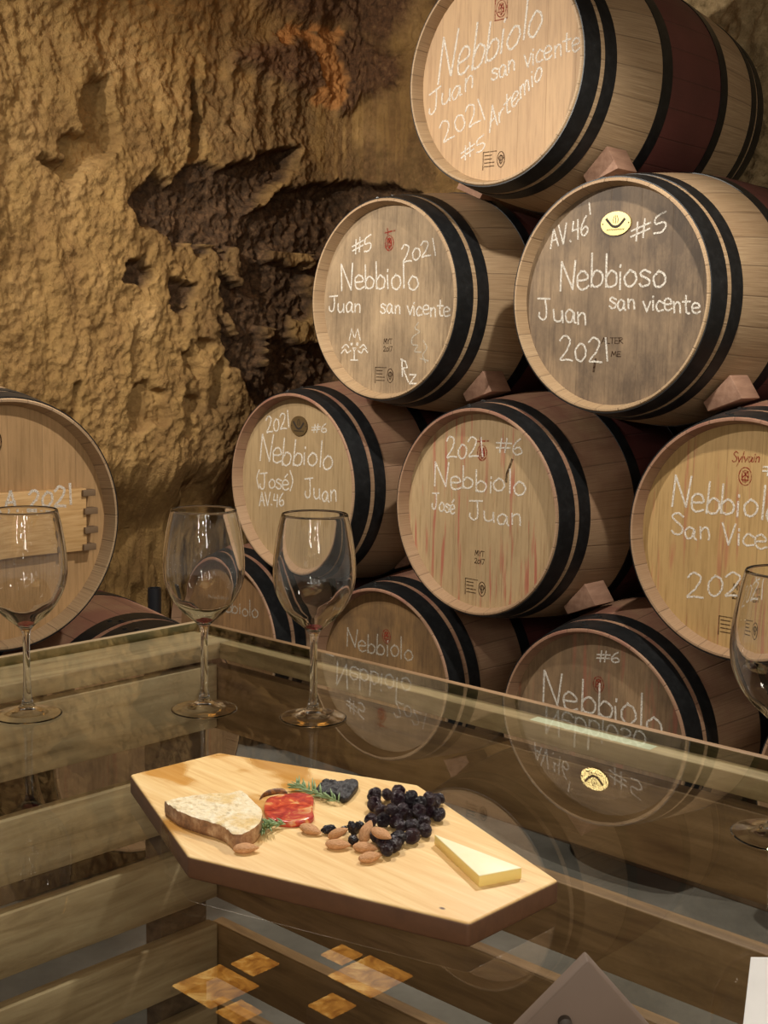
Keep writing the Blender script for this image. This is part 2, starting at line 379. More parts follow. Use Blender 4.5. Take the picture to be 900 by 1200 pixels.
def rivet_mesh(y, a0):
    a = math.radians(a0); r = rad(y)+.002; c = Vector((r*math.cos(a), y, r*math.sin(a))); o = Vector((math.cos(a), 0, math.sin(a)))
    return autosmooth(fix(mesh(*tube([c-o*.001, c+o*.002, c+o*.003], [.006, .006, .003], 10))))
ME_RIVETS = [[rivet_mesh(.02, 97), rivet_mesh(.042, 101)], [rivet_mesh(.085, 97), rivet_mesh(.103, 101)]]

# --- hand lettering: strokes in a unit cell (cap height 1)
GL = {
 'N': (.62, [[(.02, 0), (.06, 1)], [(.06, 1), (.46, .03)], [(.46, .03), (.58, 1.02)]], 0),
 'e': (.5, [[(.03, .28), (.38, .33), (.36, .5), (.2, .58), (.04, .42), (.06, .1), (.22, 0), (.42, .1)]], 1),
 'b': (.48, [[(.05, 1), (.03, 0)], [(.03, .28), (.2, .5), (.4, .36), (.36, .08), (.15, 0), (.03, .1)]], 1),
 'i': (.2, [[(.06, .5), (.07, 0)], [(.07, .68), (.08, .74)]], 1),
 'o': (.5, [[(.2, .52), (.03, .3), (.08, .05), (.26, 0), (.42, .2), (.36, .44), (.2, .52)]], 1),
 'l': (.2, [[(.07, 1), (.06, 0)]], 0),
 'J': (.56, [[(0, .93), (.5, 1.0)], [(.3, .98), (.33, .5), (.3, .12), (.15, 0), (.02, .12), (.02, .3)]], 1),
 'u': (.5, [[(.03, .5), (.05, .1), (.2, 0), (.36, .15), (.38, .5)], [(.38, .5), (.4, 0)]], 1),
 'a': (.52, [[(.38, .42), (.2, .52), (.03, .3), (.1, .02), (.27, .06), (.38, .42), (.38, .08), (.46, 0)]], 1),
 'n': (.48, [[(.05, .5), (.06, 0)], [(.06, .3), (.2, .5), (.34, .42), (.36, .0)]], 1),
 's': (.42, [[(.36, .45), (.15, .53), (.04, .38), (.3, .22), (.32, .05), (.12, -.02), (0, .08)]], 1),
 'S': (.5, [[(.42, .85), (.2, 1.0), (.03, .75), (.38, .38), (.36, .06), (.12, 0), (0, .12)]], 1),
 'v': (.42, [[(0, .5), (.18, 0)], [(.18, 0), (.37, .5)]], 0),
 'V': (.5, [[(0, 1), (.22, 0)], [(.22, 0), (.45, 1)]], 0),
 'c': (.42, [[(.37, .42), (.2, .52), (.03, .28), (.1, .02), (.37, .06)]], 1),
 't': (.42, [[(.18, .85), (.17, .1), (.33, 0)], [(0, .55), (.38, .57)]], 1),
 'r': (.38, [[(.05, .5), (.06, 0)], [(.06, .3), (.18, .48), (.32, .5)]], 1),
 'm': (.62, [[(.04, .5), (.05, 0)], [(.05, .3), (.15, .5), (.26, .4), (.27, 0)], [(.27, .3), (.38, .5), (.5, .4), (.52, 0)]], 1),
 'z': (.4, [[(.02, .5), (.34, .48)], [(.34, .48), (0, 0)], [(0, 0), (.38, 0)]], 0),
 'y': (.42, [[(0, .5), (.18, .05)], [(.37, .5), (.05, -.45)]], 0),
 'A': (.52, [[(0, 0), (.22, 1)], [(.22, 1), (.45, 0)], [(.06, .38), (.38, .4)]], 0),
 'R': (.52, [[(.05, 1), (.04, 0)], [(.0, .95), (.3, 1.05), (.42, .8), (.1, .5)], [(.1, .5), (.45, 0)]], 0),
 'M': (.62, [[(.02, 0), (.1, 1)], [(.1, 1), (.28, .3)], [(.28, .3), (.46, 1)], [(.46, 1), (.54, 0)]], 0),
 'Y': (.5, [[(0, 1), (.22, .5)], [(.45, 1), (.22, .5)], [(.22, .5), (.22, 0)]], 0),
 'T': (.5, [[(0, 1), (.45, 1)], [(.22, 1), (.22, 0)]], 0),
 'L': (.42, [[(.03, 1), (.03, 0)], [(.03, 0), (.36, 0)]], 0),
 'E': (.42, [[(.03, 1), (.03, 0)], [(.03, 0), (.36, 0)], [(.03, .5), (.3, .5)], [(.03, 1), (.36, 1)]], 0),
 '#': (.66, [[(.22, .95), (.14, .05)], [(.44, .98), (.36, .08)], [(0, .62), (.62, .7)], [(-.02, .32), (.58, .4)]], 0),
 '0': (.5, [[(.22, .75), (.04, .45), (.08, .08), (.26, 0), (.42, .3), (.38, .65), (.22, .75)]], 1),
 '1': (.28, [[(.08, 1), (.12, 0)]], 0),
 '2': (.54, [[(.03, .8), (.2, 1), (.4, .82), (.28, .42), (.02, .03), (.2, .03), (.46, .0)]], 1),
 '3': (.48, [[(.03, .9), (.3, 1), (.36, .75), (.15, .52), (.4, .35), (.3, .02), (.02, .08)]], 1),
 '4': (.5, [[(.1, .95), (.04, .5)], [(.04, .5), (.38, .52)], [(.36, .95), (.33, 0)]], 0),
 '5': (.5, [[(.42, 1.0), (.12, .9), (.08, .55), (.32, .5), (.4, .25), (.25, .0), (.02, .08)]], 1),
 '6': (.48, [[(.34, .98), (.1, .6), (.04, .2), (.2, 0), (.4, .18), (.3, .45), (.06, .3)]], 1),
 '7': (.45, [[(0, 1), (.4, 1)], [(.4, 1), (.12, 0)]], 0),
 '.': (.2, [[(.06, .05), (.1, .0)]], 0),
 '(': (.26, [[(.2, 1.05), (.04, .6), (.18, -.05)]], 1), ')': (.26, [[(.02, 1.05), (.18, .55), (.04, -.05)]], 1),
 ' ': (.4, [], 0)}
GL['E_'] = (.5, GL['e'][1]+[[(.18, .72), (.34, .9)]], 1)
def crom(p, n=5):
    if len(p) < 3: return p
    q = [p[0]]+list(p)+[p[-1]]; o = []
    for i in range(1, len(q)-2):
        for k in range(n):
            t = k/n
            o.append(tuple(.5*((2*q[i][d])+(-q[i-1][d]+q[i+1][d])*t+(2*q[i-1][d]-5*q[i][d]+4*q[i+1][d]-q[i+2][d])*t*t+(-q[i-1][d]+3*q[i][d]-3*q[i+1][d]+q[i+2][d])*t**3) for d in (0, 1)))
    return o+[p[-1]]
def write(text, o, xv, yv, rnd=None):
    """strokes (uv lists) of a line of writing from point o along xv, cap height yv"""
    tot = sum(GL[c][0] for c in text); out = []; x = 0
    for c in text:
        w, ss, sm = GL[c]; jx, jy, sc = (0, 0, 1) if not rnd else (rnd.uniform(-.03, .03), rnd.uniform(-.07, .07), rnd.uniform(.9, 1.1))
        for s in ss:
            q = crom(s) if sm else s
            if rnd: q = [(px+rnd.uniform(-.012, .012), py+rnd.uniform(-.015, .015)) for px, py in q]
            out.append([(o[0]+xv[0]*(x+px+jx)/tot+yv[0]*(py*sc+jy), o[1]+xv[1]*(x+px+jx)/tot+yv[1]*(py*sc+jy)) for px, py in q])
        x += w
    return out
def ribbons(strokes, w, y, lift=.0007):
    V, Fc = [], []
    for s in strokes:
        pts = [Vector(p) for p in s]; n = len(pts)
        if n < 2: continue
        b = len(V)
        for i, p in enumerate(pts):
            t = (pts[min(i+1, n-1)]-pts[max(i-1, 0)]); t = t.normalized() if t.length > 1e-9 else Vector((1, 0))
            nn = Vector((-t.y, t.x))*w*.5; ex = t*w*.4*(-1 if i == 0 else 1 if i == n-1 else 0)
            for q in (p+nn+ex, p-nn+ex): V += [(q.x, y-lift, q.y), (q.x, y+lift*.4, q.y)]
        for i in range(n-1):
            a, c = b+4*i, b+4*i+4
            Fc += [(a, c, c+2, a+2), (a+1, a+3, c+3, c+1), (a, a+1, c+1, c), (a+2, c+2, c+3, a+3)]
        Fc += [(b, b+2, b+3, b+1), (b+4*n-4, b+4*n-3, b+4*n-1, b+4*n-2)]
    return mesh(V, Fc)
def ink(name, h, lo, hi, scale=160):
    t = NT(name); v = t.coord(); n = t.noise(v, scale, 3, .6)
    d = t.n('BsdfDiffuse'); d.inputs[0].default_value = hexc(h); tr = t.n('BsdfTransparent'); mx = t.n('MixShader')
    t.set(mx.inputs[0], t.rampv(n, .36, .62, lo, hi)); t.set(mx.inputs[1], tr.outputs[0]); t.set(mx.inputs[2], d.outputs[0])
    return t.finish(mx.outputs[0])
M_CHALK = ink('white_chalk', 'e8e2d6', .25, .92, 420); M_FAINT = ink('faint_chalk', 'cfcabb', .1, .6, 420)
M_BURN = ink('branded_wood', '3c2a1e', .35, .85); M_REDINK = ink('red_stamp_ink', '8e3228', .15, .8)
M_BRASS = plain('brass_plaque', 'cdba7c', .35, Metallic=.55); M_BRONZE = plain('bronze_plaque', '6b5636', .5, Metallic=.4)
M_DARKLINE = plain('engraved_line', '2a2118', .7)
TEXTS = {
 '4': [('Nebbiolo', (-0.212, 0.0), (0.351, 0.093), (0.012, 0.11)), ('Juan', (-0.245, -0.074), (0.162, 0.058), (0.002, 0.061)), ('san vicente', (-0.028, -0.009), (0.283, 0.037), (-0.002, 0.056)), ('2021', (-0.187, -0.151), (0.153, 0.052), (-0.02, 0.05)), ('#5', (-0.118, -0.212), (0.084, 0.032), (-0.007, 0.034)), ('Artemio', (-0.029, -0.143), (0.173, 0.122), (-0.005, 0.055))],
 '3L': [('#5', (-0.148, 0.129), (0.084, 0.023), (-0.004, 0.047)), ('2021', (0.052, 0.106), (0.135, 0.018), (-0.008, 0.046)), ('Nebbiolo', (-0.196, 0.033), (0.316, -0.003), (-0.005, 0.07)), ('Juan', (-0.247, -0.027), (0.138, -0.007), (0.003, 0.05)), ('san vicente', (-0.029, -0.037), (0.270, -0.012), (-0.001, 0.048)), ('R', (0.057, -0.215), (0.030, -0.02), (-0.004, 0.05)), ('z', (0.087, -0.235), (0.03, -0.0), (-0.004, 0.05))],
 '3R': [('AV.46', (-0.195, 0.127), (0.117, 0.028), (-0.004, 0.045)), ('#5', (0.05, 0.13), (0.1, 0.027), (-0.004, 0.045)), ('Nebbioso', (-0.162, 0.022), (0.314, -0.002), (-0.003, 0.078)), ('Juan', (-0.224, -0.053), (0.155, -0.016), (-0.005, 0.058)), ('san vicente', (-0.009, -0.03), (0.255, -0.012), (-0.004, 0.046)), ('2021', (-0.154, -0.162), (0.156, 0.0), (-0.005, 0.06)), ('1', (-.085, .205), (.02, 0), (0, .025))],
 '2L': [('2021', (-0.149, 0.156), (0.118, 0.023), (-0.005, 0.052)), ('#6', (0.063, 0.164), (0.069, 0.004), (-0.0, 0.03)), ('Nebbiolo', (-0.187, 0.057), (0.351, 0.001), (0.008, 0.08)), ('(Jos', (-0.199, -0.028), (0.125, 0.003), (-0.0, 0.056)), ('E_', (-.074, -.025), (.037, .001), (0, .056)), (')', (-.037, -.024), (.02, 0), (0, .056)), ('Juan', (0.035, -0.043), (0.146, 0.003), (-0.001, 0.06)), ('AV.46', (-0.186, -0.086), (0.125, 0.009), (-0.0, 0.042))],
 '2M': [('2021', (-0.127, 0.138), (0.141, 0.019), (-0.005, 0.055)), ('#6', (0.05, 0.169), (0.093, -0.003), (-0.001, 0.042)), ('Nebbiolo', (-0.172, 0.057), (0.33, 0.003), (-0.002, 0.065)), ('Jos', (-0.18, -0.012), (0.07, -0.005), (0.002, 0.045)), ('E_', (-.11, -.017), (.02, 0), (0, .045)), ('Juan', (-0.038, -0.022), (0.187, -0.004), (-0.001, 0.055))],
 '2R': [('Nebbiolo', (-0.191, 0.056), (0.29, -0.008), (0.002, 0.075)), ('San Vicente', (-0.188, -0.011), (0.36, -0.01), (-0.002, 0.052)), ('2021', (-0.135, -0.156), (0.178, 0.018), (-0.003, 0.058)), ('#6', (0.045, 0.15), (0.073, -0.002), (-0.002, 0.035))],
 '1R': [('#6', (-0.005, 0.196), (0.07, 0.006), (-0.001, 0.03)), ('Nebbiolo', (-0.174, 0.054), (0.378, -0.011), (-0.003, 0.09))],
 '1M': [('Nebbiolo', (-0.168, 0.073), (0.281, 0.006), (-0.001, 0.06))],
 '1L': [('Nebbiolo', (-0.10, 0.09), (0.26, 0.006), (-0.001, 0.05))],
}
def arc(cx, cy, rx, ry, a0=0, a1=360, n=20):
    return [(cx+rx*math.cos(math.radians(a0+(a1-a0)*i/n)), cy+ry*math.sin(math.radians(a0+(a1-a0)*i/n))) for i in range(n+1)]
def cooper_label():
    """the little branded panel low on a head: lines of print beside a seal"""
    s = []; rn = random.Random(2)
    for k in range(4):
        y = -.202-.0095*k; s.append([(-.043, y), (-.010-.01*rn.random(), y)])
    s += [[(-.048, -.193), (-.004, -.193)], [(-.048, -.193), (-.048, -.238)]]
    s += [arc(.012, -.216, .012, .020), arc(.012, -.216, .005, .011), [(.012, -.205), (.012, -.228)], arc(.012, -.212, .008, .006)]
    return s
def red_crest(v0=.146):
    return [arc(.0, v0, .016, .021), arc(0, v0, .008, .014), [(-.006, v0+.012), (.007, v0-.002)], [(.007, v0+.012), (-.006, v0-.002)], [(-.009, v0-.008), (.009, v0-.008)], [(0, v0+.01), (0, v0-.016)]]
def script_logo(v0=.176, w=.075):
    return write('Sylvain', (-w/2, v0), (w, .004), (.004, .024))
def plaque(mat, parent, u, v, y, rx=.043, rz=.029):
    k = rx/.0235; q = rz/.0185
    p = mesh([(u+rx*math.cos(2*PI*i/40), yy, v+rz*math.sin(2*PI*i/40)) for yy in (y-.004, y) for i in range(40)],
             [tuple(range(40)), tuple(range(79, 39, -1))]+[(i, 40+i, 40+(i+1) % 40, (i+1) % 40) for i in range(40)])
    o = link('medallion', autosmooth(fix(p)), mat, parent)
    P = lambda L: [(u+a*k, v+b*q) for a, b in L]
    st = [P(crom([(-.0145, .007), (-.011, .0025), (-.0055, -.0035), (0, -.0052), (.0055, -.0035), (.010, .0010), (.0135, .0055)], 5))]
    link('engraving', ribbons(st, .0062, y-.0042, .0004), M_DARKLINE, o)
    fl = [P([(-.003, .001), (-.004, .006), (-.002, .012)]), P([(0, 0), (0, .013)]), P([(.003, .001), (.004, .006), (.002, .012)])]
    tiny = [P([(-.014+.0022*c, -.0105), (-.0128+.0022*c, -.0085)]) for c in range(13)]
    nails = [arc(u-.0205*k, v, .0016, .0016, n=6), arc(u+.0205*k, v, .0016, .0016, n=6)]
    link('engraving', ribbons(fl+tiny+nails, .0012, y-.0042, .0004), M_DARKLINE, o)
    return o
HEADS = {
 '4': ('b9976f', '9f7d5a', .08, 0, 1), '3L': ('a68e6e', '7f694d', .38, .0, 2), '3R': ('8f785c', '6b5741', .55, 0, 3),
 '2L': ('a88f69', '8f7652', .12, 0, 4), '2M': ('ae946e', '937853', .12, .75, 5), '2R': ('b4935f', '987747', .08, .5, 6),
 '1R': ('94795a', '765d40', .40, .35, 7), '1M': ('917047', '705434', .45, 0, 8), '1L': ('8f6d48', '735638', .35, 0, 9), 'x': ('9a7c58', '7a6144', .3, .2, 10), 'LB': ('b48f62', '98774c', .12, 0, 11), 'LR': ('97795a', '7c6246', .3, .2, 12)}
ROWG = 'wine barrels stacked in the cave'
def barrel(key, loc, rz, label):
    t = thing('wine_barrel', loc, label, 'barrel', ROWG, rz)
    o = link('staves', ME_STAVE, M_STAVE, t)
    if key not in ('4', '3L', '3R', 'LB'): o.material_slots[0].link = 'OBJECT'; o.material_slots[0].material = M_STAVE_W
    c1, c2, dirt, red, seed = HEADS[key]
    hd = link('head', head_mesh(), head_mat('oak_head', c1, c2, dirt, red, '45372a', seed), t)
    link('head', ME_REAR, M_STAVE, t)
    for k, me in enumerate(ME_HOOPS):
        h = link('hoop', me, M_HOOP, t)
        if k < 2:
            for rv in ME_RIVETS[k]: link('rivet', rv, M_RIVET, h)
    rnd = random.Random(seed)
    tx = TEXTS.get(key)
    if tx:
        mk = M_FAINT if key in ('1M', '1L') else M_CHALK
        for s, o, xv, yv in tx:
            st = []
            if s == 'E_':
                w, ss, sm = GL['E_']; st += [[(o[0]+xv[0]*px/w+yv[0]*py, o[1]+xv[1]*px/w+yv[1]*py) for px, py in crom(q)] for q in ss]
            else: st += write(s, o, xv, yv, rnd)
            link('chalk_line', ribbons(st, .0034+.022*Vector(yv).length, REC), mk, t)
        if key == '3L':   # the chalk doodle and the faint scribble
            u, v = -.136, -.136
            st = [[(u-.022, v+.022), (u-.012, v+.055), (u-.002, v+.03)], [(u+.002, v+.03), (u+.012, v+.055), (u+.024, v+.022)],
                   arc(u-.012, v+.01, .003, .003, n=6), arc(u+.012, v+.01, .003, .003, n=6), [(u-.006, v-.002), (u, v-.012), (u+.007, v-.002), (u-.006, v-.002)],
                   [(u, v-.012), (u, v-.036)], [(u-.014, v-.037), (u+.014, v-.037)],
                   crom([(u-.055, v-.018), (u-.04, v-.006), (u-.03, v-.016), (u-.016, v-.01)]), crom([(u-.052, v-.002), (u-.036, v+.008), (u-.024, v)]),
                   crom([(u+.016, v-.01), (u+.03, v-.016), (u+.04, v-.004), (u+.055, v-.014)]), crom([(u+.024, v), (u+.038, v+.008), (u+.05, v-.002)])]
            link('chalk_doodle', ribbons(st, .0042, REC), M_CHALK, t)
    if key == '3L':
        u, v = .118, -.125
        link('chalk_scribble', ribbons([crom([(u, v+.06), (u-.012, v+.045), (u+.006, v+.035), (u-.02, v+.02), (u-.022, v), (u+.0, v-.004), (u-.012, v-.02), (u+.012, v-.022)]), crom([(u+.02, v+.01), (u+.034, v-.01), (u+.02, v-.03), (u+.03, v-.05)]), [(u+.01, v-.04), (u+.04, v-.046)]], .004, REC), M_FAINT, t)
    if key in ('3L', '2M', '4', '2R'):
        link('cooper_brand', ribbons(cooper_label(), .0024, REC, .0004), M_BURN, t)
    if key in ('3L', '2M', '2R'):
        link('burned_text', ribbons(write('MYT', (-.016, -.124), (.034, 0), (0, .014))+write('2017', (-.017, -.146), (.036, 0), (0, .014)), .0022, REC, .0004), M_BURN, t)
    if key == '3R':
        link('burned_text', ribbons(write('ALTER', (-.03, -.115), (.065, 0), (0, .014))+write('ME', (0, -.147), (.03, 0), (0, .012)), .0022, REC, .0004), M_FAINT if 0 else M_BURN, t)
        link('wine_drip', ribbons([crom([(-.046, -.155), (-.048, -.168), (-.05, -.185)])], .006, REC, .0004), M_BURN, t)
        plaque(M_BRASS, t, .001, .178, REC)['label'] = 'shiny brass oval medallion'
    if key == '2L': plaque(M_BRONZE, t, .0065, .183, REC, .038, .031)['label'] = 'dull bronze round medallion'
    if key in ('3L', '2M'):
        st = red_crest(.162)+[[(-.018, .192), (.022, .196)], [(-.008, .203), (-.006, .186)]]
        link('red_stamp', ribbons(st, .0042, REC, .0004), M_REDINK, t)
    if key in ('4', '1R', '1M'):
        link('red_stamp', ribbons(red_crest(.165 if key == '4' else .135)+[[(-.02, .19), (.02, .19)], [(-.02, .138), (.02, .138)], [(-.02, .19), (-.02, .138)], [(.02, .19), (.02, .138)]][:(4 if key == '4' else 0)], .0028, REC, .0004), M_REDINK, t)
    if key == '2R':
        link('red_stamp', ribbons(script_logo(.178, .07)+red_crest(.146), .0026, REC, .0004), M_REDINK, t)
    if key == '2M':
        link('dark_crack', ribbons([crom([(.104, .15), (.094, .125), (.088, .112), (.086, .09)])], .007, REC, .0004), M_BURN, t)
    return t
POS = {'4': (.259, 3.326, 2.088), '3L': (-.021, 3.601, 1.515), '3R': (.537, 3.099, 1.511), '2L': (-.297, 3.863, .951), '2M': (.242, 3.366, .935), '2R': (.817, 2.857, .945), '1R': (.540, 3.116, .383), '1M': (-.011, 3.654, .378), '1L': (-.553, 4.164, .38), 'x': (1.085, 2.60, .383)}
LBL = {
 '4': 'topmost oak wine barrel with a pale clean head and slanted chalk writing',
 '3L': 'third-row barrel under the topmost one, with chalk face doodle and small #5',
 '3R': 'weathered grey-brown barrel with shiny brass medallion on its chalked head',
 '2L': 'second-row barrel by the cave wall with a dull round bronze medallion on its chalked head',
 '2M': 'second-row middle barrel with wine-red streaks on its head and chalk 2021 #6',
 '2R': 'second-row barrel cut by the right edge, with a small red crest on its golden head',
 '1R': 'bottom-row barrel behind the table rail with large chalk Nebbiolo and #6',
 '1M': 'bottom-row dirty brown barrel behind the third wine glass with faint chalk Nebbiolo',
 '1L': 'bottom-row barrel seen low behind the second wine glass, beside the cave corner',
 'x': 'bottom-row barrel at the right end of the big stack, beyond the right edge'}
for k_, p_ in POS.items(): barrel(k_, p_, RZ, LBL[k_])

# --- the stack along the left wall
LBP = Vector((-.837, 2.758, .966))
lb = barrel('LB', LBP, RZ2, 'large barrel at the left edge with a pale wooden panel across its head')
t_ = NT('pale_panel'); v_ = t_.coord(); g_ = t_.noise(t_.mapping(v_, (2, 1, 30)), 5, 5, .6)
M_PANEL = t_.bsdf(t_.ramp(g_, [(.3, hexc('b98f58')), (.55, hexc('d0a872')), (.8, hexc('dcb986'))]), .6)
pn = link('head_panel', hexa([(-.235, .012, -.073), (.205, .012, -.080), (.205, REC, -.080), (-.235, REC, -.073), (-.235, .012, .076), (.205, .012, .069), (.205, REC, .069), (-.235, REC, .076)], .002), M_PANEL, lb)
M_TAB = plain('dark_tab', '7a6248', .7)
for q, z in enumerate((.058, .0145, -.031, -.0715)):
    link('finger_tab', box(.196-.004*(q in (0, 3)), .232-.006*(q in (0, 3)), .005, .030, z-.0075, z+.0075, .001), M_TAB, pn)
link('chalk_writing', ribbons(write('Nub A 2021', (-.139, .036), (.31, -.004), (.001, .045), random.Random(4)), .0062, .012), M_CHALK, lb)
link('burned_text', ribbons([arc(-.012, .186, .012, .024), arc(-.01, .186, .005, .012)]+write('o', (-.018, .125), (.014, 0), (0, .02)), .003, REC, .0004), M_BURN, lb)
barrel('LR', LBP+E2*.385+Vector((0, 0, -.583)), RZ2, 'reddish wine-stained barrel lying low behind the left table rail')
barrel('LR', LBP-E2*.36+Vector((0, 0, -.583)), RZ2, 'bottom barrel beneath the left panelled barrel, beyond the left edge')

# --- wedges jammed between the barrels, and the beams they stand on
t_ = NT('wedge_wood'); v_ = t_.coord(); g_ = t_.noise(t_.mapping(v_, (6, 1, 6)), 8, 4, .6)
M_WEDGE = t_.bsdf(t_.ramp(g_, [(.3, hexc('866450')), (.6, hexc('a47f68')), (.8, hexc('b2937e'))]), .75)
def wedge(up, lo, y, label, t0=.03, t1=.125, w=.09):
    a, b = Vector(POS[up]), Vector(POS[lo])
    c = (a+b)/2+D*y
    ab = b-a; u = Vector((ab.dot(E), ab.z)); L = u.length; n = u.normalized()
    tg = Vector((-n.y, n.x));
    if tg.y < 0: tg = -tg
    R = max(rad(q) for q in (y, y+w/2, y+w, min(LEN/2, y+w)))+.004
    g = lambda t: max(.003, L/2-math.sqrt(R*R-t*t)-.001)
    o = thing('wooden_wedge', c, label, 'wedge', 'wooden wedges between the barrels', RZ)
    pts = []
    for t, sgn in ((t0, -1), (t0, 1), (t1, 1), (t1, -1)):
        p = tg*t+n*sgn*g(t)*.88; pts.append((p.x, p.y))
    me = hexa([(x, 0, z) for x, z in pts]+[(x, w, z) for x, z in pts], .0015)
    b_ = link('block', me, M_WEDGE, o); return o
wedge('4', '3R', .13, 'pinkish wooden wedge on top of the brass-medallion barrel, under the topmost barrel')
wedge('4', '3L', .24, 'shaded wooden wedge on the face-doodle barrel, under the left of the topmost barrel')
wedge('3L', '2M', .14, 'brown wooden wedge under the face-doodle barrel, above the red-streaked barrel')
wedge('3R', '2M', .27, 'small wooden wedge under the left of the brass-medallion barrel')
wedge('3R', '2R', .13, 'wooden wedge at the right edge under the brass-medallion barrel')
wedge('2M', '1R', .13, 'pinkish wooden wedge above the large-Nebbiolo bottom barrel')
wedge('2R', '1R', .27, 'shaded wooden wedge under the left of the right-edge barrel')
wedge('2L', '1M', .25, 'wooden wedge under the barrel with the dull medallion')
wedge('4', '3R', .66, 'far pale wooden wedge at the back under the topmost barrel')
wedge('3L', '2L', .27, 'shaded wooden wedge on the dull-medallion barrel, under the face-doodle barrel')
M_BEAM = plain('beam_timber', '6d5640', .8)
for y, lb_ in ((.16, 'front'), (.72, 'rear')):
    a = Vector(POS['1L'])+D*y-E*.35; a.z = 0; b = Vector(POS['x'])+D*y+E*.35; b.z = 0
    w = D*.07; h = Vector((0, 0, .05 if y < .3 else .056))
    o = link('support_beam', hexa([Vector(q) for q in (a, b, b+w, a+w, a+h, b+h, b+w+h, a+w+h)], .003), M_BEAM)
    tag(o, lb_+' floor beam carrying the bottom row of the big barrel stack', 'beam', 'floor beams')
    a = LBP-E2*.75+D2*y; a.z = 0; b = LBP+E2*.75+D2*y; b.z = 0; w = D2*.07
    o = link('support_beam', hexa([Vector(q) for q in (a, b, b+w, a+w, a+h, b+h, b+w+h, a+w+h)], .003), M_BEAM)
    tag(o, lb_+' floor beam carrying the bottom barrels along the left wall', 'beam', 'floor beams')

# ------------------------------------------------------------------ the slatted table with its glass top
GZ = .9796
C0 = Vector((-.26256, 1.73788, 0)); TU = Vector((.74548933, -.66651756, 0)); TW = Vector((-.68963608, -.72415612, 0))
C1 = C0+TU*1.45; C3 = C0+TW*1.0; C2 = C1+TW*1.0
NR = Vector((TU.y, -TU.x, 0)); NR = NR if NR.dot(TW) > 0 else -NR
NL = Vector((TW.y, -TW.x, 0)); NL = NL if NL.dot(TU) > 0 else -NL
table = thing('glass_top_table', (0, 0, 0), 'slatted pale wood crate table with a glass top in front of the barrels', 'table')
def slat_mat(name, c1, c2, c3, axis):
    t = NT(name); v = t.mapping(t.coord(), rot=(0, 0, -math.atan2(axis.y, axis.x)))
    oi = t.n('ObjectInfo')
    cm = t.n('CombineXYZ'); x, y, z = t.sep(v)
    t.set(cm.inputs[0], t.math('ADD', x, t.math('MULTIPLY', oi.outputs['Random'], 7.0))); t.set(cm.inputs[1], y); t.set(cm.inputs[2], z)
    g = t.noise(t.mapping(cm.outputs[0], (1.6, 14, 14)), 4, 6, .62, .6); g2 = t.noise(cm.outputs[0], 4, 4, .6)
    c = t.ramp(g, [(.28, hexc(c3)), (.5, hexc(c1)), (.75, hexc(c2))])
    c = t.mix(t.rampv(g2, .45, .7, 0, .35), c, hexc(c3))
    return t.bsdf(c, .65, t.bump(g, .25, .003))
M_SL = slat_mat('pallet_wood', 'b8a07c', 'd0bb96', '8f7858', TW); M_SR = slat_mat('pallet_wood_brown', '94744f', 'b28e66', '6e5238', TU)
M_RR = slat_mat('rail_wood', 'b39a72', 'd2b98e', '8c7450', TU)
def plank(name, mat, a, b, n, o0, o1, z0, z1, bev=.0015):
    q = [a+n*o0, b+n*o0, b+n*o1, a+n*o1]
    return link(name, hexa([p+ZV*z0 for p in q]+[p+ZV*z1 for p in q], bev), mat, table)
LV = [(.938, .850), (.802, .722), (.686, .606), (.567, .487), (.447, .367), (.327, .247), (.207, .127)]
GB = GZ-.012
LO, RO = .09, .038                                             # inner faces of the left and right walls
plank('top_rail', M_SL, C0+TU*.0, C3, NL, 0, LO, GB-.022, GB)
plank('top_rail', M_RR, C0+TU*LO, C1, NR, 0, RO, GB-.022, GB)
plank('top_rail', M_SL, C1, C2, -NL, 0, .07, GB-.022, GB)
plank('top_rail', M_SR, C3+TU*LO, C2-TU*.07, -NR, 0, .07, GB-.022, GB)
for z1, z0 in LV:
    plank('side_slat', M_SL, C0+TW*RO, C3, NL, LO-.02, LO, z0, z1)
    plank('side_slat', M_SR, C0+TU*(LO-.02), C1, NR, RO-.022, RO, z0-.004, z1-.004)
    plank('side_slat', M_SL, C1+TW*.06, C2-TW*.06, -NL, .03, .05, z0, z1)
    plank('side_slat', M_SR, C3+TU*LO, C2-TU*.05, -NR, .03, .05, z0, z1)
M_POST = slat_mat('dark_post', '6b5642', '7f6a52', '4a3a2c', ZV)
plank('post', M_POST, C0+TW*(RO+.002), C0+TW*(RO+.080), NL, LO-.058, LO-.022, 0, GB-.022)
plank('post', M_POST, C3-TW*.1, C3-TW*.01, NL, LO-.058, LO-.022, 0, GB-.022)
plank('post', M_POST, C1-TU*.15, C1-TU*.05, NR, .0, .026, 0, GB-.022)
plank('post', M_POST, C2-TW*.15, C2-TW*.05, -NL, .0, .028, 0, GB-.022)
plank('post', M_POST, C3+TU*.02, C3+TU*.11, -NR, .0, .028, 0, GB-.022)
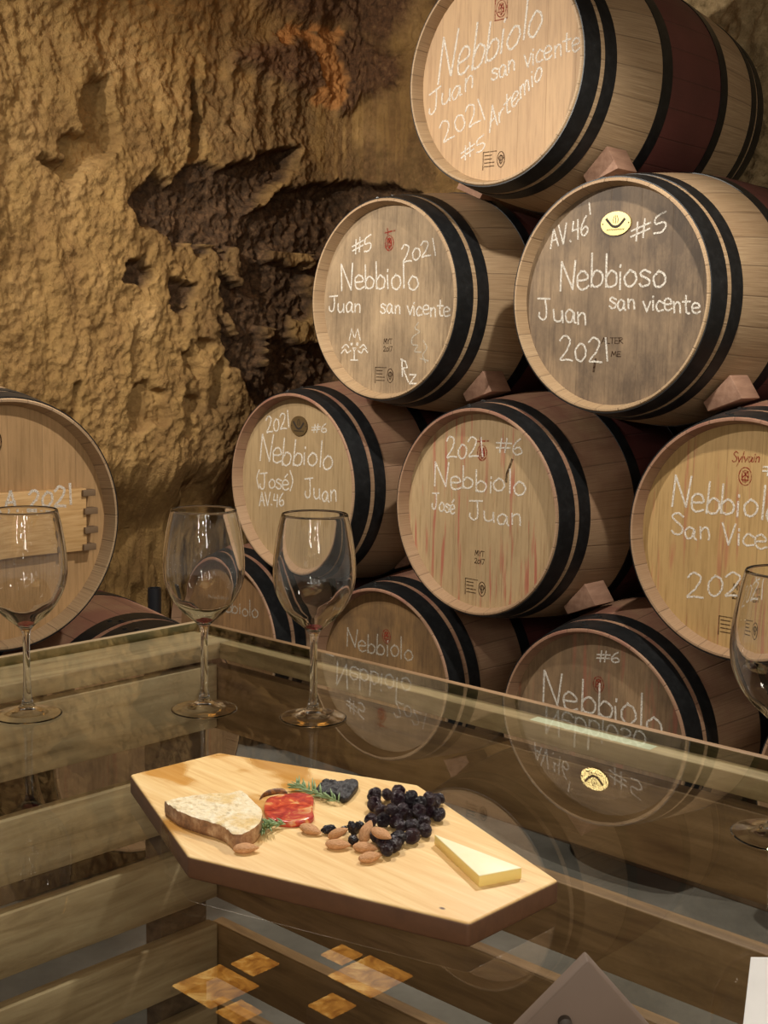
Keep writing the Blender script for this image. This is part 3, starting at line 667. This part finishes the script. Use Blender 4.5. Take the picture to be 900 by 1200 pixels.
# the glass sheet: clear, with the mirror that clear glass has at a slant
def sheet_glass():
    t = NT('sheet_glass'); g = t.n('NewGeometry')
    dp = t.n('VectorMath', _operation='DOT_PRODUCT'); t.set(dp.inputs[0], g.outputs['Normal']); t.set(dp.inputs[1], g.outputs['Incoming'])
    c = t.math('ABSOLUTE', dp.outputs['Value']); p = t.math('POWER', t.math('SUBTRACT', 1.0, c), 5.0)
    pz = t.sep(g.outputs['Position'])[2]
    f = t.math('MULTIPLY', t.math('ADD', t.math('MULTIPLY', p, .72), .055), t.math('GREATER_THAN', pz, GZ-.002))
    tr = t.n('BsdfTransparent')
    nz = t.math('ABSOLUTE', t.sep(g.outputs['Normal'])[2]); t.set(tr.inputs[0], t.mix(t.math('GREATER_THAN', nz, .5), (.42, .48, .40, 1), (.93, .945, .925, 1)))
    gl = t.n('BsdfGlossy'); gl.inputs['Roughness'].default_value = 0.0; gl.inputs[0].default_value = (1, 1, 1, 1)
    mx = t.n('MixShader'); t.set(mx.inputs[0], f); t.set(mx.inputs[1], tr.outputs[0]); t.set(mx.inputs[2], gl.outputs[0])
    return t.finish(mx.outputs[0])
M_SHEET = sheet_glass()
i0 = C0+NL*.012+NR*.012; i1 = C1-NL*.012+NR*.012; i2 = C2-NL*.012-NR*.012; i3 = C3+NL*.012-NR*.012
q_ = [i0, i1, i2, i3]
for a_, b_, n_, m_ in ((C0, C1, NR, M_SR), (C0, C3, NL, M_SL), (C1, C2, -NL, M_SL), (C3, C2, -NR, M_SR)):
    d_ = (b_-a_).normalized()
    plank('edge_strip', m_, a_+d_*(0 if n_ is NR or n_ is NL else .0), b_, n_, .0, .0105, GB, GZ-.0004, .001)
link('glass_top', hexa([p+ZV*(GB+.0003) for p in q_]+[p+ZV*GZ for p in q_]), M_SHEET, table)
tp = link('glint_strip', hexa([p+ZV*z for z in (GB-.0002, GB+.0002) for p in [C0+TU*a+NR*b for a, b in ((.600, .018), (.748, .018), (.748, .034), (.600, .034))]]), plain('pale_glint', 'd8dcc0', .7), table)  # pale strip painted in where the glass edge catches light

# ------------------------------------------------------------------ wine glasses
def clear_glass():
    t = NT('wine_glass'); g = t.n('BsdfGlass'); g.inputs['Roughness'].default_value = 0; g.inputs['IOR'].default_value = 1.45
    g.inputs[0].default_value = (.985, .985, .98, 1); return t.finish(g.outputs[0])
M_GLASS = clear_glass()
t_ = NT('wine_dregs'); g_ = t_.n('BsdfGlass'); g_.inputs[0].default_value = (.93, .55, .64, 1); g_.inputs['IOR'].default_value = 1.33; M_DREGS = t_.finish(g_.outputs[0])
HG = .2165
outer = [(.0, .0072), (.006, .0062), (.013, .0035), (.022, .0016), (.030, .0004), (.0338, .0), (.0350, .0007), (.0347, .0014), (.030, .0020), (.022, .0033), (.014, .0060), (.0075, .0105), (.0052, .017), (.0042, .026), (.0037, .045), (.0036, .070), (.0039, .084), (.0052, .0905), (.0085, .0950), (.0155, .1010), (.0235, .1080), (.0310, .1170), (.0370, .1275), (.0410, .138), (.0428, .149), (.0430, .158), (.0424, .170), (.0408, .183), (.0385, .197), (.0362, .208), (.0343, HG-.0006)]
def offs(r, z, d): return (r-d, z)
inner = [(r-.0011, z) for r, z in outer if z > .1065 and r > .03][::-1]
inner = [(.0338, HG)]+inner+[(.0228, .1092), (.0150, .1025), (.0085, .0972), (.004, .0946), (0, .0940)]
def densify(p, n=3):
    return crom(p, n)
ME_GL = lathe(densify(outer)[:-1]+[outer[-1]]+densify(inner), 72, 'Z', closed=False, deg=60)
ME_DR = lathe([(0, .0943), (.0036, .0949), (.0078, .0974), (.0088, .0984), (0, .0984)], 48, 'Z', closed=False, deg=40)
GLP = {'leftmost wine glass, cut by the left edge, in front of the panelled barrel': (-.3694, 1.26), 'empty wine glass near the table corner, second from the left': (-.1888, 1.2892),
       'empty wine glass in front of the bottom-row barrel, third from the left': (-.071, 1.2648), 'wine glass cut by the right edge, nearest to the camera': (.3193, .9588)}
for lb_, (x, y) in GLP.items():
    g = thing('wine_glass', (x, y, GZ+.0004), lb_, 'wine glass', 'wine glasses on the table', random.uniform(0, 6))
    link('glass_body', ME_GL, M_GLASS, g); link('wine_dregs', ME_DR, M_DREGS, g)

# ------------------------------------------------------------------ serving board and food
BT = GZ+.0173
BP = [(-0.2158, 1.0329), (-0.147, 1.0964), (0.0328, 1.0186), (0.1265, 0.8288), (0.0592, 0.7596), (-0.1383, 0.8599)]
def board():
    c = (-.03, .93)
    poly = [(x-c[0], y-c[1]) for x, y in BP]
    me = bevel_me(prism(poly[::-1], 0, .0173), .0026, 3)
    ax = math.atan2(.777-1.065, .093+.181)
    t = NT('pine_board'); v0 = t.coord(); v = t.mapping(v0, rot=(0, 0, -ax)); x, y, z = t.sep(v)
    w = t.noise(t.mapping(v, (3, 9, 6)), 2.5, 3, .5)
    g = t.noise(t.mapping(v, (4, 60, 30)), 3, 5, .6, .4)
    c1 = t.ramp(g, [(.3, hexc('dcb272')), (.55, hexc('ebc98c')), (.8, hexc('f3d8a2'))])
    c1 = t.mix(t.rampv(w, .45, .7, 0, .45), c1, hexc('dcae6e'))
    # spilled oil soaked into the wide end
    on = t.noise(t.mapping(v, (1.2, 1.8, 1), (3.1, .7, 0)), 11, 3, .45)
    oil = t.math('MULTIPLY', t.rampv(on, .52, .60), t.rampv(x, -.03, -.075))
    c1 = t.mix(t.math('MULTIPLY', oil, .8), c1, t.mix(g, hexc('c07c28'), hexc('dba04a')))
    # knots
    for kx, ky, kr in ((-.062, -.0815, .005), (.158, -.05, .003)):
        dx = t.math('SUBTRACT', x, kx); dy = t.math('SUBTRACT', y, ky)
        d = t.math('SQRT', t.math('ADD', t.math('MULTIPLY', dx, dx), t.math('MULTIPLY', t.math('MULTIPLY', dy, dy), 2.0)))
        c1 = t.mix(t.rampv(d, kr, kr*.4), c1, hexc('5a3a22'))
    # shade on the sides is put into the colour: darker brown off the top
    ge = t.n('NewGeometry'); nz = t.sep(ge.outputs['Normal'])[2]
    c1 = t.mix(t.rampv(nz, .8, .4, 0, 1), c1, t.mix(g, hexc('4a2f1d'), hexc('6e4a30')))
    rough = t.math('SUBTRACT', .5, t.math('MULTIPLY', oil, .36))
    o = link('serving_board', me, t.bsdf(c1, rough, t.bump(g, .08, .001)))
    o.location = (c[0], c[1], GZ+.0002)
    tag(o, 'coffin-shaped light pine serving board of snacks on the glass table', 'serving board')
board()

def blob(poly, z0, z1, rings=6, top=None, seed=0, n=56, edge=.5, under=.3):
    """a soft slab from an outline: top surface domes in from a rounded rim; returns verts, faces, side-face count"""
    P = [Vector(p) for p in poly]; P = [Vector(q) for q in crom([tuple(p) for p in P]+[tuple(P[0])], 6)][:-1]
    Ls = [0]
    for i in range(len(P)): Ls.append(Ls[-1]+(P[(i+1) % len(P)]-P[i]).length)
    Q = []
    for k in range(n):
        s = Ls[-1]*k/n; i = max(j for j in range(len(P)) if Ls[j] <= s); f = (s-Ls[i])/(Ls[i+1]-Ls[i]+1e-9); Q.append(P[i].lerp(P[(i+1) % len(P)], f))
    c = sum(Q, Vector((0, 0)))/n; V, Fc, side = [], [], []
    H = z1-z0
    lv = [(1-under*.06, z0), (1, z0+H*.3), (1, z0+H*.75), (1-edge*.04, z1-H*.05)]
    rows = [[(c+(q-c)*s, z) for q in Q] for s, z in lv]
    for j in range(1, rings+1):
        s = (1-edge*.04)*(1-j/(rings+1)); rows.append([(c+(q-c)*s, z1) for q in Q])
    for r in rows:
        for q, z in r: V.append([q.x, q.y, z])
    V.append([c.x, c.y, z1]); V.append([c.x, c.y, z0]); ce, cb = len(V)-2, len(V)-1
    for r in range(len(rows)-1):
        for k in range(n):
            l = (k+1) % n; Fc.append((r*n+k, r*n+l, (r+1)*n+l, (r+1)*n+k)); side.append(1 if r < 3 else 0)
    b = (len(rows)-1)*n
    for k in range(n): Fc.append((b+k, b+(k+1) % n, ce)); side.append(0)
    for k in range(n): Fc.append(((k+1) % n, k, cb)); side.append(1)
    V = np.array(V)
    if top is not None:
        m_ = V[:, 2] > z1-H*.3; V[m_, 2] += top(V[m_, 0], V[m_, 1])
    return V, Fc, side

# bread
BR = [(-0.1690, 0.938), (-0.1577, 0.9473), (-0.1333, 0.9581), (-0.1208, 0.9586), (-0.1119, 0.9656), (-0.1011, 0.945), (-0.0918, 0.9253), (-0.0892, 0.9104), (-0.0909, 0.8901), (-0.0985, 0.8762), (-0.1065, 0.8731), (-0.1173, 0.889), (-0.1392, 0.9048), (-0.1555, 0.919)]
def bread():
    V, Fc, side = blob(BR, 0, .0125, 16, lambda x, y: .0022*(fbm(x*260, y*260, 4, 7, .6)-.5), n=110, edge=.2, under=.1)
    ox, oy = -.128, .92
    V[:, 0] -= ox; V[:, 1] -= oy
    V[:, 0] += .0016*(fbm(V[:, 0]*150+9, V[:, 2]*200, 3, 3)-.5)*(V[:, 2] < .0105); V[:, 1] += .0016*(fbm(V[:, 1]*150, V[:, 2]*200, 3, 4)-.5)*(V[:, 2] < .0105)
    r = thing('bread_slice', (ox, oy, BT), 'toasted slice of country bread drizzled with oil on the board', 'bread')
    t = NT('bread_crumb'); v = t.coord(); n = t.noise(v, 130, 5, .7); n2 = t.noise(v, 42, 3, .5)
    vo = t.n('TexVoronoi'); t.set(vo.inputs[0], v); vo.inputs['Scale'].default_value = 210
    c = t.ramp(n, [(.25, hexc('c4a272')), (.42, hexc('e8d6ae')), (.7, hexc('f8efd6'))])
    c = t.mix(t.rampv(n2, .55, .66, 0, .55), c, hexc('d9ae4a'))
    crumb = t.bsdf(c, .6, t.bump(t.math('ADD', n, vo.outputs[0]), .8, .0025))
    t = NT('bread_crust'); v = t.coord(); n = t.noise(v, 70, 5, .7); n2 = t.noise(t.mapping(v, (1, 1, .3)), 160, 3)
    c = t.ramp(n, [(.3, hexc('5d402c')), (.48, hexc('9c7350')), (.62, hexc('c4a07a')), (.8, hexc('ead8bc'))])
    crust = t.bsdf(c, .6, t.bump(n2, .6, .002))
    def sub(k):
        used = [f for f, s in zip(Fc, side) if s == k]; ids = sorted({i for f in used for i in f}); mp = {i: j for j, i in enumerate(ids)}
        return mesh([V[i] for i in ids], [tuple(mp[i] for i in f) for f in used], True)
    link('crust', sub(1), crust, r); link('crumb', sub(0), crumb, r)
bread()
# chorizo
def chorizo():
    P = [(-0.0912, 0.943), (-0.0914, 0.9682), (-0.0803, 0.9802), (-0.0654, 0.9842), (-0.0543, 0.9748), (-0.0530, 0.9478), (-0.0514, 0.9300), (-0.062, 0.9187), (-0.074, 0.9182), (-0.0859, 0.928)]
    ox, oy = -.072, .95
    V, Fc, side = blob([(x-ox, y-oy) for x, y in P], 0, .0042, 10, lambda x, y: .0022*(fbm(x*70, y*70, 3, 12)-.4), n=72)
    t = NT('chorizo_meat'); v = t.coord(); n = t.noise(v, 95, 3, .55, .6); n2 = t.noise(v, 30, 2)
    c = t.ramp(n, [(.32, hexc('8e2a22')), (.48, hexc('c4452f')), (.58, hexc('d9603a')), (.64, hexc('f0a860')), (.8, hexc('f6d0b0'))])
    c = t.mix(t.rampv(n2, .4, .65, 0, .5), c, hexc('a8404a'))
    o = link('chorizo_slice', mesh(V, Fc, True), t.bsdf(c, .25, t.bump(n, .4, .002), Subsurface_Weight=.1))
    o.location = (ox, oy, BT); tag(o, 'red fat-marbled slice of cured sausage beside the bread', 'sausage slice')
chorizo()
# prune
def prune():
    P = [(-0.0529, .997), (-0.0471, 1.016), (-0.0378, 1.0145), (-0.0320, 1.0090), (-0.0254, 1.0171), (-0.0179, 1.0068), (-0.0221, 0.9845), (-0.0286, 0.9694), (-0.0359, 0.9789), (-0.0493, 0.985)]
    ox, oy = -.036, .995
    V, Fc, side = blob([(x-ox, y-oy) for x, y in P], 0, .0040, 12, lambda x, y: .0060*(1-np.abs(2*fbm(x*110, y*110, 4, 22)-1))-.003, n=80, edge=2.5, under=2)
    t = NT('prune_skin'); v = t.coord(); n = t.noise(v, 140, 5, .7)
    c = t.ramp(n, [(.35, hexc('0f0d10')), (.6, hexc('211d22')), (.8, hexc('4a4448'))])
    o = link('dried_fruit', mesh(V, Fc, True), t.bsdf(c, .5, t.bump(n, .8, .003)))
    o.location = (ox, oy, BT); tag(o, 'flat wrinkled black dried fruit behind a rosemary sprig', 'dried fruit')
prune()
# curled dark peel behind the sausage
def peel():
    pts = [(-0.0975, 0.9767), (-0.0950, 0.9845), (-0.0895, 0.9905), (-0.0815, 0.9940), (-0.0765, 0.9905)]; ox, oy = -.088, .987
    P = crom(pts, 6); V, Fc = [], []; m_ = 7
    for i, (x, y) in enumerate(P):
        f = i/(len(P)-1); w = .0048*math.sin(PI*min(1, f*.9+.08))
        for layer in (0, 1):
            for k in range(m_):
                a = PI*k/(m_-1); r = 1-.22*layer
                V.append((x-ox+w*r*math.cos(a)*.5, y-oy+w*r*math.cos(a), .0002+.0042*r*math.sin(a)*(.4+.6*math.sin(PI*f))))
    s = 2*m_
    for i in range(len(P)-1):
        for k in range(m_-1):
            Fc += [(i*s+k, i*s+k+1, (i+1)*s+k+1, (i+1)*s+k), (i*s+m_+k, (i+1)*s+m_+k, (i+1)*s+m_+k+1, i*s+m_+k+1)]
        Fc += [(i*s, (i+1)*s, (i+1)*s+m_, i*s+m_), (i*s+m_-1, i*s+2*m_-1, (i+1)*s+2*m_-1, (i+1)*s+m_-1)]
    for b in (0, (len(P)-1)*s):
        for k in range(m_-1): Fc.append((b+k, b+m_+k, b+m_+k+1, b+k+1))
    t = NT('peel_skin'); n = t.noise(t.mapping(t.coord(), (60, 200, 60)), 3, 3)
    o = link('curled_peel', fix(mesh(V, Fc, True)), t.bsdf(t.ramp(n, [(.3, hexc('3a2014')), (.55, hexc('7a4a22')), (.8, hexc('b57a35'))]), .5))
    o.location = (ox, oy, BT); tag(o, 'small curled dark brown peel behind the sausage slice', 'peel')
peel()
# rosemary
M_NEEDLE = plain('rosemary_needle', '86a070', .5); M_STEM = plain('rosemary_stem', 'a3a070', .7)
def rosemary(pts, label, n, ln, seed, z=.0035):
    rn = random.Random(seed); ox, oy = pts[len(pts)//2][:2]
    P = [Vector((x-ox, y-oy, zz)) for (x, y), zz in zip(crom(pts, 8), np.linspace(z, z*.8, 99))]
    r = thing('rosemary_sprig', (ox, oy, BT), label, 'rosemary', 'rosemary sprigs')
    link('stem', autosmooth(mesh(*tube(P, [.0007]*len(P), 8))), M_STEM, r)
    parts = []
    for k in range(n):
        f = k/(n-1); i = min(int(f*(len(P)-2)), len(P)-2); p = P[i]; t = (P[i+1]-P[i]).normalized()
        side = Vector((-t.y, t.x, 0))*(1 if k % 2 else -1); L = ln*(.55+.6*math.sin(PI*(.15+.8*f)))*rn.uniform(.8, 1.15)
        d = (-t*rn.uniform(.5, 1.0)+side*rn.uniform(.25, .8)+ZV*rn.uniform(-.1, .75)).normalized()
        e = p+d*L; mid = p+d*L*.5+ZV*.0006
        e.z = max(e.z, .0006); mid.z = max(mid.z, .0008)
        parts.append(tube([p, mid, e], [.0004, .0009, .00015], 6))
    link('needles', fix(mesh(*merge(parts), smooth=True)), M_NEEDLE, r)
rosemary([(-0.0689, 0.9993), (-0.0501, 0.9816), (-0.0319, 0.9644)], 'longer rosemary sprig leaning on the black dried fruit', 46, .0125, 1)
rosemary([(-0.0890, 0.9017), (-0.0824, 0.9125), (-0.0720, 0.9168)], 'short rosemary sprig between the bread and the sausage slice', 40, .0125, 2)
# cheese
def cheese():
    P = [(.0414, .8884), (.1005, .8300), (.0695, .8150)]; ox, oy = .07, .845
    me = bevel_me(prism([(x-ox, y-oy) for x, y in P][::-1], 0, .0085), .0007, 2)
    t = NT('cheese_paste'); v = t.coord(); n = t.noise(v, 60, 4, .6); nz = t.sep(t.n('NewGeometry').outputs['Normal'])[2]
    c = t.mix(n, hexc('f4eabc'), hexc('faf3d4')); c = t.mix(t.rampv(nz, .6, .2), c, hexc('efd684'))
    o = link('cheese_wedge', me, t.bsdf(c, .42, t.bump(n, .15, .001), Subsurface_Weight=.15, Subsurface_Radius=(.01, .008, .004), Subsurface_Scale=.3))
    o.location = (ox, oy, BT); tag(o, 'long pale yellow cheese wedge on the board', 'cheese')
cheese()
# blueberries
def berry_mesh(seed):
    bm = bmesh.new(); bmesh.ops.create_icosphere(bm, subdivisions=4, radius=1)
    rn = np.array([v.co[:] for v in bm.verts]); a = np.arctan2(rn[:, 1], rn[:, 0])
    w = 1+.16*(fbm(rn[:, 0]*3+seed*7, rn[:, 1]*3+rn[:, 2]*2, 4, seed)-.5)*2
    rr = np.hypot(rn[:, 0], rn[:, 1]); top = rn[:, 2] > 0
    crown = np.where(top, -.28*sstep(.34, .16, rr)+.10*np.exp(-((rr-.38)/.07)**2)*(1+.6*np.cos(5*a)), 0)
    for v, s, c in zip(bm.verts, w, crown): v.co *= s; v.co.z += c; v.co.z *= .9
    me = bpy.data.meshes.new('berry'); bm.to_mesh(me); bm.free(); me.polygons.foreach_set('use_smooth', [True]*len(me.polygons)); return me
def berry_mat():
    t = NT('blueberry_skin'); v = t.coord(); oi = t.n('ObjectInfo'); n = t.noise(v, 2.2, 5, .65)
    c = t.mix(oi.outputs['Random'], hexc('0f0f18'), hexc('2e1520')); c = t.mix(t.rampv(n, .5, .8, 0, .55), c, hexc('4a4658'))
    return t.bsdf(c, .28, t.bump(t.noise(v, 5, 4, .6), .5, .3))
M_BERRY = berry_mat(); BMS = [berry_mesh(i) for i in range(4)]
b0 = [(-0.0041, 0.9761), (-0.0037, 0.9559), (0.0062, 0.9781), (0.002, 0.9407), (-0.0041, 0.9217), (0.0041, 0.922), (0.0113, 0.9201), (0.0174, 0.9135), (0.0234, 0.9111), (0.0251, 0.8909), (0.0344, 0.9197), (0.0351, 0.9028), (0.0436, 0.961), (0.0483, 0.9714), (0.047, 0.9356), (0.0387, 0.9423), (0.0308, 0.9391), (0.0223, 0.9359), (0.0144, 0.8863), (0.0057, 0.8642), (0.0101, 0.875), (-0.0011, 0.8898), (0.0042, 0.8816)]
b1 = [(0.0162, 0.9633), (0.0243, 0.9662), (0.015, 0.9446), (0.0244, 0.9462), (0.0101, 0.9218), (0.0169, 0.9263), (0.0331, 0.9372), (0.038, 0.9418), (0.0307, 0.9255)]
def relax(pts, r, it=60):
    P = [Vector(p) for p in pts]
    for _ in range(it):
        for i in range(len(P)):
            for j in range(i):
                d = P[i]-P[j]; L = d.length
                if 1e-9 < L < 2*r: s = d/L*(2*r-L)*.25; P[i] += s; P[j] -= s
    return P
BRAD = .0061
ground = relax(b0, BRAD*.80)
extra = [Vector(p) for p in ((.015, .958), (.024, .957), (.0145, .947), (.024, .9475), (.0325, .951))]
ground = relax([tuple(p) for p in ground]+[tuple(p) for p in extra], BRAD*.80)
upper = relax(b1, BRAD*.85)
def put_berry(x, y, z, k):
    o = link('blueberry', BMS[k % 4], M_BERRY); s = BRAD*random.uniform(.84, 1.06); o.scale = (s*random.uniform(.92, 1.05), s, s*random.uniform(.86, 1.0))
    o.location = (x, y, z); o.rotation_euler = (random.uniform(-1.1, 1.1), random.uniform(-1.1, 1.1), random.uniform(0, 6)); return o
for k, p in enumerate(ground): tag(put_berry(p.x, p.y, BT+BRAD*.93, k), 'dark wrinkled blueberry resting on the board in the heap', 'blueberry', 'blueberries in the bottom layer of the heap')
for k, p in enumerate(upper):
    z = BT+BRAD*.93
    for q in ground:
        d2 = (p.x-q.x)**2+(p.y-q.y)**2
        if d2 < (1.6*BRAD)**2: z = max(z, BT+BRAD*.93+math.sqrt((1.6*BRAD)**2-d2))
    tag(put_berry(p.x, p.y, z, k+1), 'dark purple blueberry lying on top of the other berries', 'blueberry', 'blueberries on top of the heap')
# raisins
def raisin_mesh():
    bm = bmesh.new(); bmesh.ops.create_icosphere(bm, subdivisions=4, radius=1)
    for v in bm.verts:
        c = v.co; s = 1-.22*abs(math.sin(c.x*3+1.5*math.sin(5*c.z)+4*math.atan2(c.y, c.z)))-.08*math.sin(9*c.x+5*c.y); v.co = Vector((c.x*1.35, c.y*.85, c.z*.8))*s
    me = bpy.data.meshes.new('raisin'); bm.to_mesh(me); bm.free(); me.polygons.foreach_set('use_smooth', [True]*len(me.polygons)); return me
MR = raisin_mesh(); M_RAISIN = plain('raisin_skin', '15131a', .35)
for (x, y), rz, ry, s, lb_ in (((-.0382, .9068), .4, 0, .0047, 'leftmost round black raisin behind the stacked almonds'), ((-.0271, .9082), 1.2, 0, .0036, 'small black raisin half hidden behind the stacked almonds'), ((-.0199, .9035), .8, 1.1, .0052, 'upright black raisin between the two almond groups'), ((-.0152, .9145), 2.2, .4, .0045, 'black raisin tilted behind the upright raisin'), ((-.0190, .8860), 1.9, .2, .0048, 'black raisin low between the two almond groups')):
    o = link('raisin', MR, M_RAISIN); o.scale = (s, s, s); o.rotation_euler = (0, ry, rz); o.location = (x, y, BT+s*(.75+.45*math.sin(ry))); tag(o, lb_, 'raisin', 'raisins by the almonds')
# almonds
def almond_mesh():
    bm = bmesh.new(); bmesh.ops.create_uvsphere(bm, u_segments=36, v_segments=24, radius=1)
    bmesh.ops.rotate(bm, verts=bm.verts, cent=(0, 0, 0), matrix=Matrix.Rotation(PI/2, 3, 'Y'))
    for v in bm.verts:
        x = v.co.x; f = (1-.42*max(0, x)**1.5)*(1+.02*math.sin(14*math.atan2(v.co.y, v.co.z)))
        v.co = Vector((x*(1.0+.12*(x > 0)*x), v.co.y*.60*f, v.co.z*.40*f))
    me = bpy.data.meshes.new('almond'); bm.to_mesh(me); bm.free(); me.polygons.foreach_set('use_smooth', [True]*len(me.polygons)); return me
MA = almond_mesh()
t_ = NT('almond_skin'); v_ = t_.coord(); n_ = t_.noise(t_.mapping(v_, (1.2, 9, 9)), 2.2, 5, .6)
M_ALM = t_.bsdf(t_.ramp(n_, [(.3, hexc('b57a48')), (.5, hexc('d8a06c')), (.75, hexc('ecc298'))]), .55, t_.bump(n_, .45, .08))
AL = [((-.0306, .8784, .0034), -.1, 0, 'almond in front of the pair stacked left of the raisins'), ((-.031, .8935, .0060), -.5, -.5, 'rear almond of the pair left of the raisins'),
      ((-.0095, .8936, .0070), 1.1, -.75, 'almond standing on end against the blueberries'), ((.0016, .8770, .0128), -.75, .1, 'long almond lying on top of the blueberries'),
      ((-.0103, .8735, .0034), -.2, 0, 'middle almond just above the frontmost almond'), ((-.0063, .8560, .0034), .55, 0, 'frontmost almond of the board, below the berries'),
      ((-.0525, .9064, .0036), -.55, .1, 'almond touching the sausage slice'), ((-.0976, .8685, .0034), .15, 0, 'almond at the corner of the bread slice')]
for (x, y, z), rz, ry, lb_ in AL:
    o = link('almond', MA, M_ALM); s = .0090; o.scale = (s, s, s); o.rotation_euler = (0, ry, rz); o.location = (x, y, BT+z); tag(o, lb_, 'almond', 'almonds on the board')

# ------------------------------------------------------------------ small things on the table and lamps overhead
def table_tent():
    o = thing('triangle_stand', (.108, .60, GZ), 'dark brown triangular wooden stand at the bottom edge of the photo', 'stand', rz=0)
    h = .0745; w = .066
    me = bevel_me(fix(mesh([(-w, 0, 0), (w, 0, 0), (0, 0, h), (-w, .012, 0), (w, .012, 0), (0, .012, h)], [(0, 1, 2), (5, 4, 3), (0, 3, 4, 1), (1, 4, 5, 2), (2, 5, 3, 0)])), .0012)
    link('panel', me, plain('dark_walnut', '6f5d50', .6), o)
    V, Fc = tube([(-.011, 0, h*.56), (-.011, -.004, h*.56), (-.011, -.005, h*.56)], [.0035, .0035, .002], 14)
    link('knob', autosmooth(fix(mesh(V, Fc))), plain('dark_knob', '3c322a', .6), o)
table_tent()
def pipe_stub():
    o = link('pipe_stub', lathe([(.0175, 0), (.0225, 0), (.0225, .57), (.0175, .57)], 40, 'Z'), plain('black_pipe', '1b1c20', .4))
    o.location = (-.767, 4.10, 0); tag(o, 'black upright pipe stub in the gap beside the reddish barrel near the wall', 'pipe')
pipe_stub()
def card():
    # a folded card standing like a roof: front leaf from (base) up to the ridge
    zt, yr, yb = .058, .64, .595
    xr, xb = .2385*(yr/.751)+.0005, .2385*(yb/.751)-.004
    w = .10; th = .0006
    def leaf(y0, z0, y1, z1, x0, x1):
        return [(x0, y0, z0), (x0+w, y0, z0), (x1+w, y1, z1), (x1, y1, z1)]
    a = leaf(yb, 0, yr, zt, xb, xr); b = leaf(yr+.045, 0, yr, zt, xr+.03, xr)
    V = [(x, y, GZ+z) for x, y, z in a]+[(x, y+th, GZ+max(0, z-th)) for x, y, z in a]+[(x, y-th, GZ+max(0, z-th)) for x, y, z in b]+[(x, y, GZ+z) for x, y, z in b]
    q = [(0, 1, 2, 3), (7, 6, 5, 4), (0, 4, 5, 1), (1, 5, 6, 2), (2, 6, 7, 3), (3, 7, 4, 0)]
    o = link('folded_card', fix(mesh(V, q+[tuple(i+8 for i in f) for f in q])), plain('white_card', 'ffffff', .8))
    tag(o, 'blank white standing card at the lower right edge on the glass', 'card')
card()
def amber_mat():
    t = NT('amber_panel'); v = t.coord(); n = t.noise(v, 9, 4, .6, 1.2)
    c = t.ramp(n, [(.35, hexc('8a4a10')), (.52, hexc('d08a34')), (.66, hexc('ffc870'))])
    e = t.n('Emission'); t.set(e.inputs[0], c); e.inputs[1].default_value = 5.0; return t.finish(e.outputs[0])
M_AMB = amber_mat(); M_FRAME = plain('lamp_frame', '2a2018', .6)
for (cx, cy), s, lb_ in (((-.563, 4.10), .107, 'large amber ceiling light panel of the left group, mirrored in the glass table'), ((-.442, 4.262), .062, 'small amber ceiling light panel behind the large left one, mirrored in the glass'), ((-.462, 3.93), .055, 'small amber ceiling light panel in front of the large left one, mirrored in the glass'),
                 ((-.022, 4.188), .107, 'large amber ceiling light panel of the right group, mirrored in the glass table'), ((-.130, 4.342), .055, 'small amber ceiling light panel behind the large right one, mirrored in the glass'), ((-.150, 3.98), .058, 'small amber ceiling light panel in front of the large right one, mirrored in the glass')):
    o = thing('ceiling_light', (cx, cy, 2.8), lb_, 'ceiling light', 'amber ceiling lights', RZ)
    link('light_panel', box(-s, s, -s, s, 0, .006, .001), M_AMB, o)
    link('housing', box(-s-.004, s+.004, -s-.004, s+.004, .006, .10, .002), M_FRAME, o)
